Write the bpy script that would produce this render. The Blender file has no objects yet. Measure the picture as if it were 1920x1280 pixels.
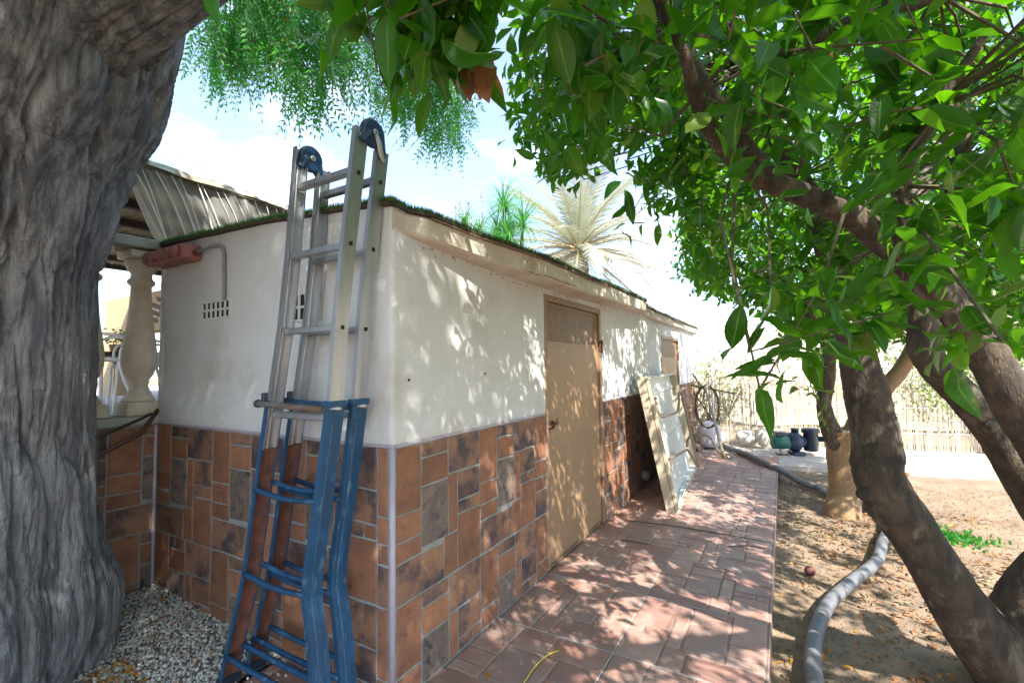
import bpy, math, random
import numpy as np
from mathutils import Vector, Matrix
random.seed(7)
RNG = np.random.default_rng(7)
SC = bpy.context.scene
COL = SC.collection
# ------------------------------------------------------------------ camera
cd = bpy.data.cameras.new('camera'); cam = bpy.data.objects.new('camera', cd); COL.objects.link(cam)
cd.sensor_width = 36; cd.lens = 870/1920*36; cd.clip_start = .05; cd.clip_end = 500
cam.matrix_world = Matrix(((0.8638619, 0.03719844, 0.50235336, 0), (0.50355907, -0.0378913, -0.86312949, 0),
                           (-0.01307225, 0.99858927, -0.05146447, 1.40), (0, 0, 0, 1)))
SC.camera = cam
CAM = Vector((0, 0, 1.40)); FWD = Vector((-0.50235, 0.86313, 0.05146))
# ------------------------------------------------------------------ world and sun
TO_SUN = Vector((.62, -.48, .80)).normalized()
w = bpy.data.worlds.new('World'); SC.world = w; w.use_nodes = True
nt = w.node_tree; nt.nodes.clear()
sky = nt.nodes.new('ShaderNodeTexSky'); sky.sky_type = 'NISHITA'; sky.sun_disc = False
sky.sun_elevation = math.asin(TO_SUN.z); sky.sun_rotation = math.atan2(TO_SUN.x, TO_SUN.y)
sky.air_density = 1.0; sky.dust_density = 1.0; sky.ozone_density = 2.2; sky.altitude = 50
bgn = nt.nodes.new('ShaderNodeBackground'); bgn.inputs['Strength'].default_value = .15
tcw = nt.nodes.new('ShaderNodeTexCoord'); cl = nt.nodes.new('ShaderNodeTexNoise'); mp = nt.nodes.new('ShaderNodeMapping')
mp.inputs['Scale'].default_value = (1, 1, 2.6); cl.inputs['Scale'].default_value = 3.4; cl.inputs['Detail'].default_value = 9
cl.inputs['Roughness'].default_value = .58
cr = nt.nodes.new('ShaderNodeValToRGB'); cr.color_ramp.elements[0].position = .52; cr.color_ramp.elements[1].position = .78
mx = nt.nodes.new('ShaderNodeMix'); mx.data_type = 'RGBA'; mx.inputs['B'].default_value = (8.5, 8.6, 9.0, 1)
sc_ = nt.nodes.new('ShaderNodeMath'); sc_.operation = 'MULTIPLY'; sc_.inputs[1].default_value = .42
nt.links.new(tcw.outputs['Generated'], mp.inputs['Vector']); nt.links.new(mp.outputs[0], cl.inputs['Vector'])
nt.links.new(cl.outputs[0], cr.inputs[0]); nt.links.new(cr.outputs[0], sc_.inputs[0]); nt.links.new(sc_.outputs[0], mx.inputs['Factor'])
pale = nt.nodes.new('ShaderNodeMix'); pale.data_type = 'RGBA'; pale.inputs['Factor'].default_value = .20; pale.inputs['B'].default_value = (2.9, 3.2, 3.8, 1)
nt.links.new(sky.outputs[0], pale.inputs['A']); nt.links.new(pale.outputs['Result'], mx.inputs['A']); nt.links.new(mx.outputs['Result'], bgn.inputs['Color'])
wo = nt.nodes.new('ShaderNodeOutputWorld'); nt.links.new(bgn.outputs[0], wo.inputs[0])
sd = bpy.data.lights.new('sun', 'SUN'); sd.energy = 4.6; sd.angle = math.radians(.53); sd.color = (1, .95, .87)
sun = bpy.data.objects.new('sun', sd); COL.objects.link(sun); sun.rotation_euler = TO_SUN.to_track_quat('Z', 'Y').to_euler()
sun.location = (8, -8, 12)
vs = SC.view_settings; SC.display_settings.display_device = 'sRGB'
vs.view_transform = 'Standard'; vs.look = 'None'; vs.exposure = 1.75; vs.gamma = 1; vs.use_curve_mapping = False
SC.cycles.max_bounces = 8; SC.cycles.transparent_max_bounces = 16
SC.cycles.use_denoising = True

# ------------------------------------------------------------------ helpers
def wl(o):
    v = Vector((0, 0, 0))
    while o is not None: v += o.location; o = o.parent
    return v
def tag(o, label=None, cat=None, group=None, kind=None):
    if label: o['label'] = label
    if cat: o['category'] = cat
    if group: o['group'] = group
    if kind: o['kind'] = kind
    return o
def thing(name, label, cat, loc, group=None):
    o = bpy.data.objects.new(name, None); COL.objects.link(o); o.location = loc; o.empty_display_size = .1
    return tag(o, label, cat, group)
def link(name, me, parent=None, m=None, kind=None, loc=None, rot=None, scale=None):
    o = bpy.data.objects.new(name, me); COL.objects.link(o)
    if parent is not None:
        o.parent = parent
    base = Vector(loc) if loc is not None else Vector((0, 0, 0))
    o.location = base - (wl(parent) if parent is not None else Vector((0, 0, 0)))
    if rot is not None: o.rotation_mode = 'QUATERNION'; o.rotation_quaternion = rot
    if scale is not None: o.scale = scale
    if m is not None and me is not None and not me.materials: me.materials.append(m)
    if kind: o['kind'] = kind
    return o
def np_mesh(name, V, Fq, smooth=False, tint=None):
    V = np.asarray(V, dtype=np.float32); Fq = np.asarray(Fq, dtype=np.int32); k = Fq.shape[1]
    me = bpy.data.meshes.new(name); me.vertices.add(len(V)); me.vertices.foreach_set('co', V.ravel())
    me.loops.add(Fq.size); me.loops.foreach_set('vertex_index', Fq.ravel()); me.polygons.add(len(Fq))
    me.polygons.foreach_set('loop_start', np.arange(0, Fq.size, k, dtype=np.int32))
    me.polygons.foreach_set('loop_total', np.full(len(Fq), k, dtype=np.int32))
    me.polygons.foreach_set('use_smooth', np.full(len(Fq), smooth))
    if tint is not None:
        a = me.attributes.new('tint', 'FLOAT', 'POINT'); a.data.foreach_set('value', np.asarray(tint, dtype=np.float32))
    me.update(calc_edges=True); me.validate(); return me
class MB:
    def __init__(s): s.v = []; s.f = []
    def add(s, V, Fc):
        n = len(s.v); s.v += [tuple(p) for p in V]; s.f += [tuple(i+n for i in q) for q in Fc]; return s
    def box(s, a, b, M=None):
        (x0, y0, z0), (x1, y1, z1) = a, b
        V = [(x0,y0,z0),(x1,y0,z0),(x1,y1,z0),(x0,y1,z0),(x0,y0,z1),(x1,y0,z1),(x1,y1,z1),(x0,y1,z1)]
        if M is not None: V = [M @ Vector(p) for p in V]
        return s.add(V, [(0,3,2,1),(4,5,6,7),(0,1,5,4),(1,2,6,5),(2,3,7,6),(3,0,4,7)])
    def bbox(s, a, b, M=None, e=.004):
        # box with chamfered edges
        (x0, y0, z0), (x1, y1, z1) = a, b
        ring = [(x0+e,y0),(x1-e,y0),(x1,y0+e),(x1,y1-e),(x1-e,y1),(x0+e,y1),(x0,y1-e),(x0,y0+e)]
        inn = [(min(max(x,x0+e),x1-e), min(max(y,y0+e),y1-e)) for x, y in ring]
        V = [(x,y,z0) for x,y in inn]+[(x,y,z0+e) for x,y in ring]+[(x,y,z1-e) for x,y in ring]+[(x,y,z1) for x,y in inn]
        if M is not None: V = [M @ Vector(p) for p in V]
        Fc = [tuple(reversed(range(8))), tuple(range(24,32))]
        for r in range(3):
            for i in range(8): j = (i+1) % 8; Fc.append((r*8+i, r*8+j, r*8+8+j, r*8+8+i))
        return s.add(V, Fc)
    def tube(s, pts, r, n=8, cap=True, smooth_n=0, rfun=None, flat=1.0):
        pts = [Vector(p) for p in pts]
        rad = list(r) if hasattr(r, '__len__') else [r]*len(pts)
        if smooth_n:
            P2 = []; R2 = []
            for i in range(len(pts)-1):
                p0 = pts[max(i-1,0)]; p1 = pts[i]; p2 = pts[i+1]; p3 = pts[min(i+2,len(pts)-1)]
                for k in range(smooth_n):
                    t = k/smooth_n
                    P2.append(.5*((2*p1)+(p2-p0)*t+(2*p0-5*p1+4*p2-p3)*t*t+(3*p1-p0-3*p2+p3)*t**3)); R2.append(rad[i]*(1-t)+rad[i+1]*t)
            P2.append(pts[-1]); R2.append(rad[-1]); pts, rad = P2, R2
        n0 = len(s.v); T = (pts[1]-pts[0]).normalized()
        U = T.orthogonal().normalized(); W = T.cross(U)
        for i, p in enumerate(pts):
            t = (pts[min(i+1,len(pts)-1)]-pts[max(i-1,0)])
            if t.length < 1e-9: t = T
            t = t.normalized(); U = (U-t*U.dot(t))
            U = U.normalized() if U.length > 1e-6 else t.orthogonal().normalized(); W = t.cross(U)
            for k in range(n):
                a = 2*math.pi*k/n; rr = rad[i]*(rfun(i, a, p) if rfun else 1)
                s.v.append(tuple(p+U*(math.cos(a)*rr)+W*(math.sin(a)*rr*flat)))
        for i in range(len(pts)-1):
            for k in range(n):
                j = (k+1) % n; s.f.append((n0+i*n+k, n0+i*n+j, n0+(i+1)*n+j, n0+(i+1)*n+k))
        if cap:
            s.f.append(tuple(n0+k for k in reversed(range(n)))); m = n0+(len(pts)-1)*n; s.f.append(tuple(m+k for k in range(n)))
        return s
    def lathe(s, prof, c, n=24, M=None):
        # prof: (radius, height) pairs about the vertical axis through c
        n0 = len(s.v); c = Vector(c)
        for r, h in prof:
            for k in range(n):
                a = 2*math.pi*k/n; q = Vector((math.cos(a)*r, math.sin(a)*r, h))
                if M is not None: q = M @ q
                s.v.append(tuple(c+q))
        for i in range(len(prof)-1):
            for k in range(n):
                j = (k+1) % n; s.f.append((n0+i*n+k, n0+i*n+j, n0+(i+1)*n+j, n0+(i+1)*n+k))
        s.f.append(tuple(n0+k for k in reversed(range(n)))); m = n0+(len(prof)-1)*n; s.f.append(tuple(m+k for k in range(n)))
        return s
    def sweep(s, prof, sts):
        # prof: closed (x, y) outline, sts: (cx, cy, z) stations
        n = len(prof); n0 = len(s.v)
        for cx, cy, z in sts:
            for x, y in prof: s.v.append((cx+x, cy+y, z))
        for i in range(len(sts)-1):
            for k in range(n):
                j = (k+1) % n; s.f.append((n0+i*n+k, n0+i*n+j, n0+(i+1)*n+j, n0+(i+1)*n+k))
        s.f.append(tuple(n0+k for k in reversed(range(n)))); m = n0+(len(sts)-1)*n; s.f.append(tuple(m+k for k in range(n)))
        return s
    def mesh(s, name, smooth=False):
        me = bpy.data.meshes.new(name); me.from_pydata(s.v, [], s.f); me.update()
        if smooth: me.polygons.foreach_set('use_smooth', [True]*len(me.polygons))
        return me
    def build(s, name, m, parent=None, smooth=False, kind=None):
        return link(name, s.mesh(name, smooth), parent, m, kind)
# vectorised value noise
_P = np.random.default_rng(3).permutation(4096); _Vn = np.random.default_rng(4).random(4096)*2-1
def _h(ix, iy, iz): return _Vn[_P[(_P[(_P[ix & 4095]+iy) & 4095]+iz) & 4095]]
def vnoise(x, y, z=0.0):
    x, y, z = np.broadcast_arrays(np.asarray(x, float), np.asarray(y, float), np.asarray(z, float))
    ix, iy, iz = np.floor(x).astype(int), np.floor(y).astype(int), np.floor(z).astype(int)
    fx, fy, fz = x-ix, y-iy, z-iz
    u, v, w_ = (t*t*t*(t*(t*6-15)+10) for t in (fx, fy, fz))
    def L(a, b, t): return a+(b-a)*t
    return L(L(L(_h(ix,iy,iz), _h(ix+1,iy,iz), u), L(_h(ix,iy+1,iz), _h(ix+1,iy+1,iz), u), v),
             L(L(_h(ix,iy,iz+1), _h(ix+1,iy,iz+1), u), L(_h(ix,iy+1,iz+1), _h(ix+1,iy+1,iz+1), u), v), w_)
def fbm(x, y, z=0.0, o=4, g=.5):
    t = 0; a = 1; s_ = 1
    for k in range(o): t = t+a*vnoise(x*s_+k*17.1, y*s_+k*5.3, z*s_+k*9.7); a *= g; s_ *= 2.03
    return t
# ------------------------------------------------------------------ materials
MATS = {}
def mat(name, c1, c2=None, scale=6, lo=.35, hi=.65, c3=None, s3=2, lo3=.55, hi3=.7, rough=.75, metal=0, bump=0, bscale=60,
        stretch=(1, 1, 1), rand=0, detail=6, trans=None, tfac=.4, spec=.5, tintc=None, tintlo=.0, ribc=None, bump2=0, bs2=12, coat=0):
    m = bpy.data.materials.new(name); m.use_nodes = True; MATS[name] = m
    N = m.node_tree.nodes; L = m.node_tree.links; P = N['Principled BSDF']
    P.inputs['Roughness'].default_value = rough; P.inputs['Metallic'].default_value = metal
    P.inputs['Specular IOR Level'].default_value = spec
    if coat: P.inputs['Coat Weight'].default_value = coat
    tc = N.new('ShaderNodeTexCoord'); oi = N.new('ShaderNodeObjectInfo')
    off = N.new('ShaderNodeMath'); off.operation = 'MULTIPLY'; off.inputs[1].default_value = 43.0; L.new(oi.outputs['Random'], off.inputs[0])
    ad = N.new('ShaderNodeVectorMath'); ad.operation = 'ADD'; L.new(tc.outputs['Object'], ad.inputs[0]); L.new(off.outputs[0], ad.inputs[1])
    mp = N.new('ShaderNodeMapping'); mp.inputs['Scale'].default_value = stretch; L.new(ad.outputs[0], mp.inputs['Vector'])
    V = mp.outputs[0]
    def noise(s, d=detail, r=.6):
        n = N.new('ShaderNodeTexNoise'); n.inputs['Scale'].default_value = s; n.inputs['Detail'].default_value = d
        n.inputs['Roughness'].default_value = r; L.new(V, n.inputs['Vector']); return n.outputs[0]
    def ramp(src, a, b):
        r = N.new('ShaderNodeMapRange'); r.inputs['From Min'].default_value = a; r.inputs['From Max'].default_value = b; L.new(src, r.inputs[0]); return r.outputs[0]
    def mix(fac, A, B):
        x = N.new('ShaderNodeMix'); x.data_type = 'RGBA'
        if fac is not None: L.new(fac, x.inputs['Factor'])
        for s_, val in (('A', A), ('B', B)):
            if isinstance(val, tuple): x.inputs[s_].default_value = (*val, 1)
            else: L.new(val, x.inputs[s_])
        return x.outputs['Result']
    col = c1
    if c2: col = mix(ramp(noise(scale), lo, hi), c1, c2)
    if c3: col = mix(ramp(noise(s3, 8, .65), lo3, hi3), col, c3)
    tv = None
    if tintc or rand:
        at = N.new('ShaderNodeAttribute'); at.attribute_name = 'tint'
        sm = N.new('ShaderNodeMath'); sm.operation = 'ADD'; L.new(at.outputs['Fac'], sm.inputs[0]); L.new(oi.outputs['Random'], sm.inputs[1])
        fr = N.new('ShaderNodeMath'); fr.operation = 'FRACT'; L.new(sm.outputs[0], fr.inputs[0]); tv = fr.outputs[0]
    if tintc: col = mix(ramp(tv, tintlo, 1.0), col, tintc)
    if rand:
        hs = N.new('ShaderNodeHueSaturation'); r = N.new('ShaderNodeMapRange')
        wn = N.new('ShaderNodeTexWhiteNoise'); wn.noise_dimensions = '1D'; L.new(tv, wn.inputs['W'])
        r.inputs['To Min'].default_value = 1-rand; r.inputs['To Max'].default_value = 1+rand; L.new(wn.outputs['Value'], r.inputs[0])
        L.new(r.outputs[0], hs.inputs['Value'])
        if isinstance(col, tuple): hs.inputs['Color'].default_value = (*col, 1)
        else: L.new(col, hs.inputs['Color'])
        col = hs.outputs[0]
    if ribc:
        ar = N.new('ShaderNodeAttribute'); ar.attribute_name = 'rib'; 
        col = mix(ramp(ar.outputs['Fac'], .90, .97), col, ribc)
    if isinstance(col, tuple): P.inputs['Base Color'].default_value = (*col, 1)
    else: L.new(col, P.inputs['Base Color'])
    last = None
    for bs, st in ((bscale, bump), (bs2, bump2)):
        if st:
            b = N.new('ShaderNodeBump'); b.inputs['Strength'].default_value = min(1, st); b.inputs['Distance'].default_value = .01*max(1, st)
            L.new(noise(bs, 5, .6), b.inputs['Height'])
            if last: L.new(last, b.inputs['Normal'])
            last = b.outputs[0]
    if last: L.new(last, P.inputs['Normal'])
    if trans:
        tr = N.new('ShaderNodeBsdfTranslucent'); ms = N.new('ShaderNodeMixShader'); ms.inputs[0].default_value = tfac
        tr.inputs['Color'].default_value = (*trans, 1)
        L.new(P.outputs[0], ms.inputs[1]); L.new(tr.outputs[0], ms.inputs[2]); L.new(ms.outputs[0], N['Material Output'].inputs['Surface'])
    return m
plaster = mat('plaster', (.60,.605,.60), (.545,.545,.53), 3, c3=(.42,.385,.33), s3=1.5, lo3=.54, hi3=.80, rough=.9, bump=.35, bscale=160, bump2=.25, bs2=25)
plaster_trim = mat('plaster_trim', (.60,.55,.46), (.48,.42,.34), 5, c3=(.30,.21,.15), s3=4, lo3=.6, hi3=.8, rough=.9, bump=.5, bscale=90)
lilac = mat('lilac_trim', (.42,.37,.42), (.36,.30,.34), 8, rough=.45)
grout = mat('grout', (.30,.31,.29), (.23,.24,.23), 12, rough=.95, bump=.5, bscale=150)
terra = mat('stone_terracotta', (.31,.14,.07), (.20,.088,.052), 9, .3, .7, c3=(.12,.055,.045), s3=13, lo3=.56, hi3=.70, rough=.65, bump=.5, bscale=55, rand=.22, bump2=.4, bs2=140)
terra_b = mat('stone_blotched', (.30,.155,.085), (.18,.095,.065), 5, .35, .62, c3=(.06,.045,.05), s3=6, lo3=.46, hi3=.60, rough=.65, bump=.5, bscale=55, rand=.16, bump2=.4, bs2=140)
terra_g = mat('stone_grey', (.22,.155,.11), (.13,.10,.09), 14, .35, .65, c3=(.045,.04,.045), s3=20, lo3=.54, hi3=.64, rough=.65, bump=.5, bscale=55, rand=.16, bump2=.4, bs2=140)
pav = mat('paving_pink', (.37,.205,.155), (.29,.18,.15), 7, .3, .7, c3=(.40,.30,.25), s3=5, lo3=.45, hi3=.75, rough=.5, bump=.45, bscale=45, rand=.08, bump2=.3, bs2=150)
pav_b = mat('paving_blotched', (.35,.175,.125), (.25,.15,.13), 6, .35, .6, c3=(.39,.29,.245), s3=4, lo3=.5, hi3=.7, rough=.5, bump=.45, bscale=45, rand=.08, bump2=.3, bs2=150)
pav_g = mat('paving_grey', (.33,.20,.16), (.26,.18,.155), 9, .35, .65, c3=(.39,.30,.25), s3=5, lo3=.5, hi3=.75, rough=.5, bump=.45, bscale=45, rand=.08, bump2=.3, bs2=150)
pav_grout = mat('paving_grout', (.34,.225,.18), (.26,.18,.155), 14, rough=.9, bump=.4, bscale=120)
door_paint = mat('door_paint', (.31,.195,.110), (.275,.170,.095), 3, rough=.45, rand=0, c3=(.22,.135,.08), s3=2.2, lo3=.6, hi3=.9, bump=.08, bscale=20)
door_frame_m = mat('door_frame_paint', (.27,.18,.115), (.22,.14,.09), 8, rough=.5)
dark = mat('dark_void', (.015,.013,.012), rough=.9)  # paints the shade inside holes, slots and the crack
alu = mat('aluminium', (.50,.51,.53), (.40,.41,.43), 20, rough=.36, metal=.85, stretch=(1,1,.12), c3=(.30,.29,.28), s3=9, lo3=.6, hi3=.8, bump=.08, bscale=60)
blue = mat('blue_paint', (.010,.070,.155), (.008,.045,.10), 9, .3, .7, rough=.5, c3=(.10,.19,.28), s3=30, lo3=.56, hi3=.74, bump=.35, bscale=35, stretch=(1,1,.35))
rust = mat('rust', (.17,.06,.035), (.075,.035,.03), 18, rough=.9, c3=(.26,.12,.07), s3=30, lo3=.6, hi3=.7, bump=.6, bscale=120)
blackp = mat('black_plastic', (.012,.02,.035), (.02,.03,.05), 9, rough=.35)
hinge_m = mat('hinge_blue', (.010,.045,.11), (.012,.03,.07), 9, rough=.4)
bark_big = mat('bark_grey', (.24,.24,.245), (.085,.088,.098), 22, .36, .58, c3=(.31,.31,.315), s3=9, lo3=.5, hi3=.75, rough=.92, bump=1.3, bscale=110, stretch=(1,1,.14), bump2=1.8, bs2=34, detail=12)  # dark stretched streaks put furrow shade into the bark colour
bark_or = mat('bark_citrus', (.095,.068,.046), (.042,.032,.024), 20, .38, .6, c3=(.17,.14,.10), s3=14, lo3=.54, hi3=.66, rough=.88, bump=1.0, bscale=90, stretch=(1,1,.45), bump2=.9, bs2=30, detail=9)
bark_sunlit = mat('bark_sunlit', (.30,.185,.095), (.20,.125,.07), 8, c3=(.36,.25,.15), s3=6, lo3=.55, hi3=.75, rough=.9, bump=.6, bscale=55, stretch=(1,1,.35))  # citrus bark with the warm sunlight put into its colour
leaf_m = mat('citrus_leaf', (.009,.055,.007), (.015,.075,.008), 9, rough=.29, rand=.45, trans=(.17,.50,.005), tfac=.40, tintc=(.11,.17,.025), tintlo=.78, spec=.28)
leaf_near = mat('citrus_leaf_near', (.008,.050,.007), (.014,.070,.008), 16, rough=.27, rand=.42, trans=(.15,.46,.005), tfac=.37, spec=.3, ribc=(.10,.22,.04), c3=(.10,.10,.02), s3=2.5, lo3=.60, hi3=.66, tintc=(.14,.19,.03), tintlo=.78, bump=.25, bscale=30)
pin_m = mat('pinnate_leaf', (.018,.13,.018), (.03,.15,.02), 5, rough=.5, rand=.3, trans=(.08,.45,.03), tfac=.5)
yel_leaf = mat('yellow_leaf', (.55,.27,.02), (.42,.17,.02), 20, rough=.6, rand=.25, trans=(.6,.3,.03), tfac=.3)
dry_leaf = mat('dry_leaf', (.36,.18,.08), (.24,.11,.05), 30, rough=.8, rand=.4, trans=(.45,.2,.06), tfac=.25)
drab_leaf = mat('drab_fallen_leaf', (.13,.12,.06), (.20,.14,.08), 30, rough=.8, rand=.4)
twig_m = mat('twig', (.10,.085,.045), (.06,.055,.03), 30, rough=.9)
soil = mat('soil', (.30,.215,.145), (.19,.135,.09), 4, .35, .65, c3=(.19,.135,.09), s3=1.6, lo3=.54, hi3=.75, rough=.97, bump=.9, bscale=28, bump2=.8, bs2=120, detail=10)
pebble = mat('pebble', (.47,.45,.41), (.38,.36,.32), 30, rough=.85, rand=.30, tintc=(.24,.19,.14), tintlo=.6)
gravel_bed_m = mat('gravel_bed', (.20,.18,.15), (.12,.10,.085), 40, rough=.95, bump=.8, bscale=110)
concrete = mat('concrete', (.50,.45,.39), (.42,.37,.32), 6, rough=.9, bump=.4, bscale=80)
turf_m = mat('turf', (.03,.115,.018), (.05,.14,.02), 3, rough=.6, rand=.4, tintc=(.22,.20,.05), tintlo=.85, trans=(.08,.25,.02), tfac=.25)
turf_back = mat('turf_backing', (.03,.026,.02), (.07,.05,.035), 20, rough=.95)
ply = mat('weathered_board', (.25,.16,.11), (.13,.085,.06), 14, rough=.9, bump=.5, bscale=60)
paint_pink = mat('brown_red_paint', (.30,.115,.095), (.24,.09,.075), 10, rough=.6, bump=.2, bscale=40)
paint_brown = mat('brown_pipe', (.12,.055,.04), (.09,.04,.03), 10, rough=.5)
conduit = mat('grey_conduit', (.26,.24,.22), (.20,.18,.16), 20, rough=.7)
black_cable = mat('black_cable', (.015,.016,.018), rough=.5)
balu = mat('cast_stone', (.60,.52,.41), (.50,.43,.33), 9, c3=(.68,.62,.53), s3=5, lo3=.5, hi3=.7, rough=.9, bump=.4, bscale=90)
coping = mat('coping_stone', (.36,.36,.29), (.27,.27,.22), 9, rough=.9, bump=.4, bscale=80)
white_paint = mat('white_paint', (.72,.71,.68), (.66,.65,.62), 5, rough=.55)
sling = mat('sling_fabric', (.50,.49,.46), (.44,.43,.40), 40, rough=.8)
reed_roof = mat('reed_mat', (.42,.35,.24), (.30,.24,.15), 12, rough=.9, rand=.3, stretch=(.3,4,4), trans=(.35,.25,.12), tfac=.2)
rafter = mat('dark_rafter', (.06,.04,.03), (.04,.03,.02), 10, rough=.8)
beige_m = mat('beige_render', (.42,.30,.17), (.38,.27,.15), 3, rough=.9)
tray = mat('beige_metal', (.46,.385,.275), (.42,.35,.25), 5, rough=.5, bump=.1, bscale=40)
tray_in = mat('pale_sheet', (.62,.63,.60), (.54,.55,.52), 4, rough=.45, c3=(.42,.36,.28), s3=7, lo3=.62, hi3=.8)
tubem = mat('tan_tube', (.28,.195,.11), (.20,.135,.075), 15, rough=.42, metal=.25)
steel = mat('steel', (.35,.34,.33), rough=.4, metal=.8)
hose_m = mat('grey_hose', (.15,.155,.165), (.12,.12,.125), 12, rough=.55, bump=.1, bscale=60)
reed_f = mat('reed_fence', (.50,.43,.32), (.40,.33,.23), 20, rough=.85, rand=.35, stretch=(1,1,.1))
wire_m = mat('galvanised_wire', (.55,.55,.53), rough=.5, metal=.4)
bank_m = mat('dry_earth_bank', (.62,.53,.40), (.50,.42,.31), 1.2, rough=.95, bump=.8, bscale=6)
scrub_m = mat('dry_scrub', (.36,.34,.22), (.28,.25,.17), 3, rough=.9, rand=.4)
shrub_m = mat('shrub_leaf', (.13,.20,.045), (.18,.24,.06), 3, rough=.6, rand=.4, trans=(.25,.38,.06), tfac=.35)
palm_m = mat('palm_leaflet', (.29,.34,.27), (.40,.42,.36), 3, rough=.5, rand=.3, trans=(.38,.40,.24), tfac=.3)
palm_rib = mat('palm_rib', (.44,.38,.27), (.46,.33,.20), 3, rough=.6)
palm_trunk = mat('palm_trunk', (.25,.16,.09), (.15,.10,.06), 8, rough=.95, bump=.8, bscale=20)
pony_m = mat('long_blade', (.07,.24,.06), (.10,.30,.07), 3, rough=.45, rand=.3, trans=(.12,.42,.08), tfac=.4)
dead_m = mat('dead_seedhead', (.26,.20,.20), (.20,.15,.15), 9, rough=.9)
green_p = mat('green_motor', (.02,.13,.10), (.015,.10,.08), 8, rough=.45)
blue_p = mat('dark_blue_casting', (.02,.04,.09), (.015,.03,.06), 8, rough=.5)
orange_m = mat('orange_peel', (.62,.22,.015), (.55,.16,.01), 12, rough=.45, bump=.2, bscale=160)
rotten_m = mat('withered_fruit', (.16,.06,.04), (.09,.04,.03), 12, rough=.8)
yellow_cord = mat('yellow_cord', (.55,.52,.06), rough=.5)
tank_m = mat('pale_lilac_plastic', (.52,.47,.55), (.60,.56,.60), 3, rough=.5)
pale_stone = mat('pale_stone', (.62,.58,.50), (.52,.47,.40), 8, rough=.9, bump=.4, bscale=40)

# ------------------------------------------------------------------ ground
def soil_z(x, y):
    b = -.125+.012*fbm(x*1.3, y*1.3, 0, 3)+.010*fbm(x*7, y*7, 3, 3)*np.clip((9-y)/4, 0, 1)
    b = b+.05*np.clip((y-6.2)/1.4, 0, 1)*(x > -.1)
    hill = 3.1*np.clip((y-13)/14, 0, 1)**.8*(1+.10*fbm(x*.12, y*.12, 1, 3))
    hill = np.where(x < -9, hill*np.clip((x+22)/13, 0, 1), hill)
    return b+hill
def nonlin(a, b, c, n1, n2, n3): return np.concatenate([np.linspace(-90, a, n1)[:-1], np.linspace(a, b, n2), np.linspace(b, c, n3)[1:]])
gx = nonlin(-3, 5, 90, 30, 330, 30); gy = np.concatenate([np.linspace(-40, 0, 20)[:-1], np.linspace(0, 9, 360), np.linspace(9, 40, 80)[1:], np.linspace(40, 300, 12)[1:]])
GX, GY = np.meshgrid(gx, gy, indexing='ij'); GZ = soil_z(GX, GY)
def grid_faces(nx, ny):
    i, j = np.meshgrid(np.arange(nx-1), np.arange(ny-1), indexing='ij'); a = (i*ny+j).ravel()
    return np.stack([a, a+ny, a+ny+1, a+1], 1)
me = np_mesh('ground', np.stack([GX, GY, GZ], -1).reshape(-1, 3), grid_faces(len(gx), len(gy)), True)
link('ground', me, None, soil, 'structure')
# far dry bank
bx = np.linspace(-30, 45, 150); by = np.linspace(12.5, 30, 50); BX, BY = np.meshgrid(bx, by, indexing='ij')
BZ = soil_z(BX, BY)+.03+.12*np.abs(fbm(BX*.7, BY*.7, 5, 4))
link('hillside', np_mesh('hillside', np.stack([BX, BY, BZ], -1).reshape(-1, 3), grid_faces(150, 50), True), None, bank_m, 'structure')

# ------------------------------------------------------------------ stones
MODULE = [(0,.27,0,.44,0),(0,.27,.44,.61,0),(0,.27,.61,.74,0),(.27,.575,0,.11,1),(.27,.575,.11,.30,0),(.27,.575,.30,.71,2),(0,.52,.74,1,1),
          (.52,.69,.71,1,0),(.575,1,0,.28,1),(.575,.69,.28,.71,0),(.69,1,.28,.50,1),(.69,.88,.50,.60,1),(.88,1,.50,.60,0),(.69,1,.60,1,0)]
def stone_mesh(w_, h, seed, th=.006, g=.004, jit=.004):
    r = random.Random(seed); pts = []
    g = g+.0015
    w2, h2 = max(.012, w_/2-g), max(.012, h/2-g)
    nx = max(2, min(4, int(w_/.07))); ny = max(2, min(4, int(h/.07)))
    for i in range(nx): pts.append((-w2+2*w2*i/nx, -h2))
    for i in range(ny): pts.append((w2, -h2+2*h2*i/ny))
    for i in range(nx): pts.append((w2-2*w2*i/nx, h2))
    for i in range(ny): pts.append((-w2, h2-2*h2*i/ny))
    pts = [(x+r.uniform(-jit, jit)*.8, y+r.uniform(-jit, jit)*.8) for x, y in pts]
    n = len(pts); k = 1-.005/max(w2, .02); k2 = 1-.005/max(h2, .02)
    V = [(x, y, -.004) for x, y in pts]+[(x, y, th*.45) for x, y in pts]+[(x*k, y*k2, th*r.uniform(.85, 1)) for x, y in pts]
    Fc = []
    for q in range(2):
        for i in range(n): j = (i+1) % n; Fc.append((q*n+i, q*n+j, (q+1)*n+j, (q+1)*n+i))
    V.append((0, 0, th)); c = 3*n
    for i in range(n): Fc.append((2*n+i, 2*n+(i+1) % n, c))
    me = bpy.data.meshes.new('stone'); me.from_pydata(V, [], Fc); me.update(); return me
SM = {}
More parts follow.
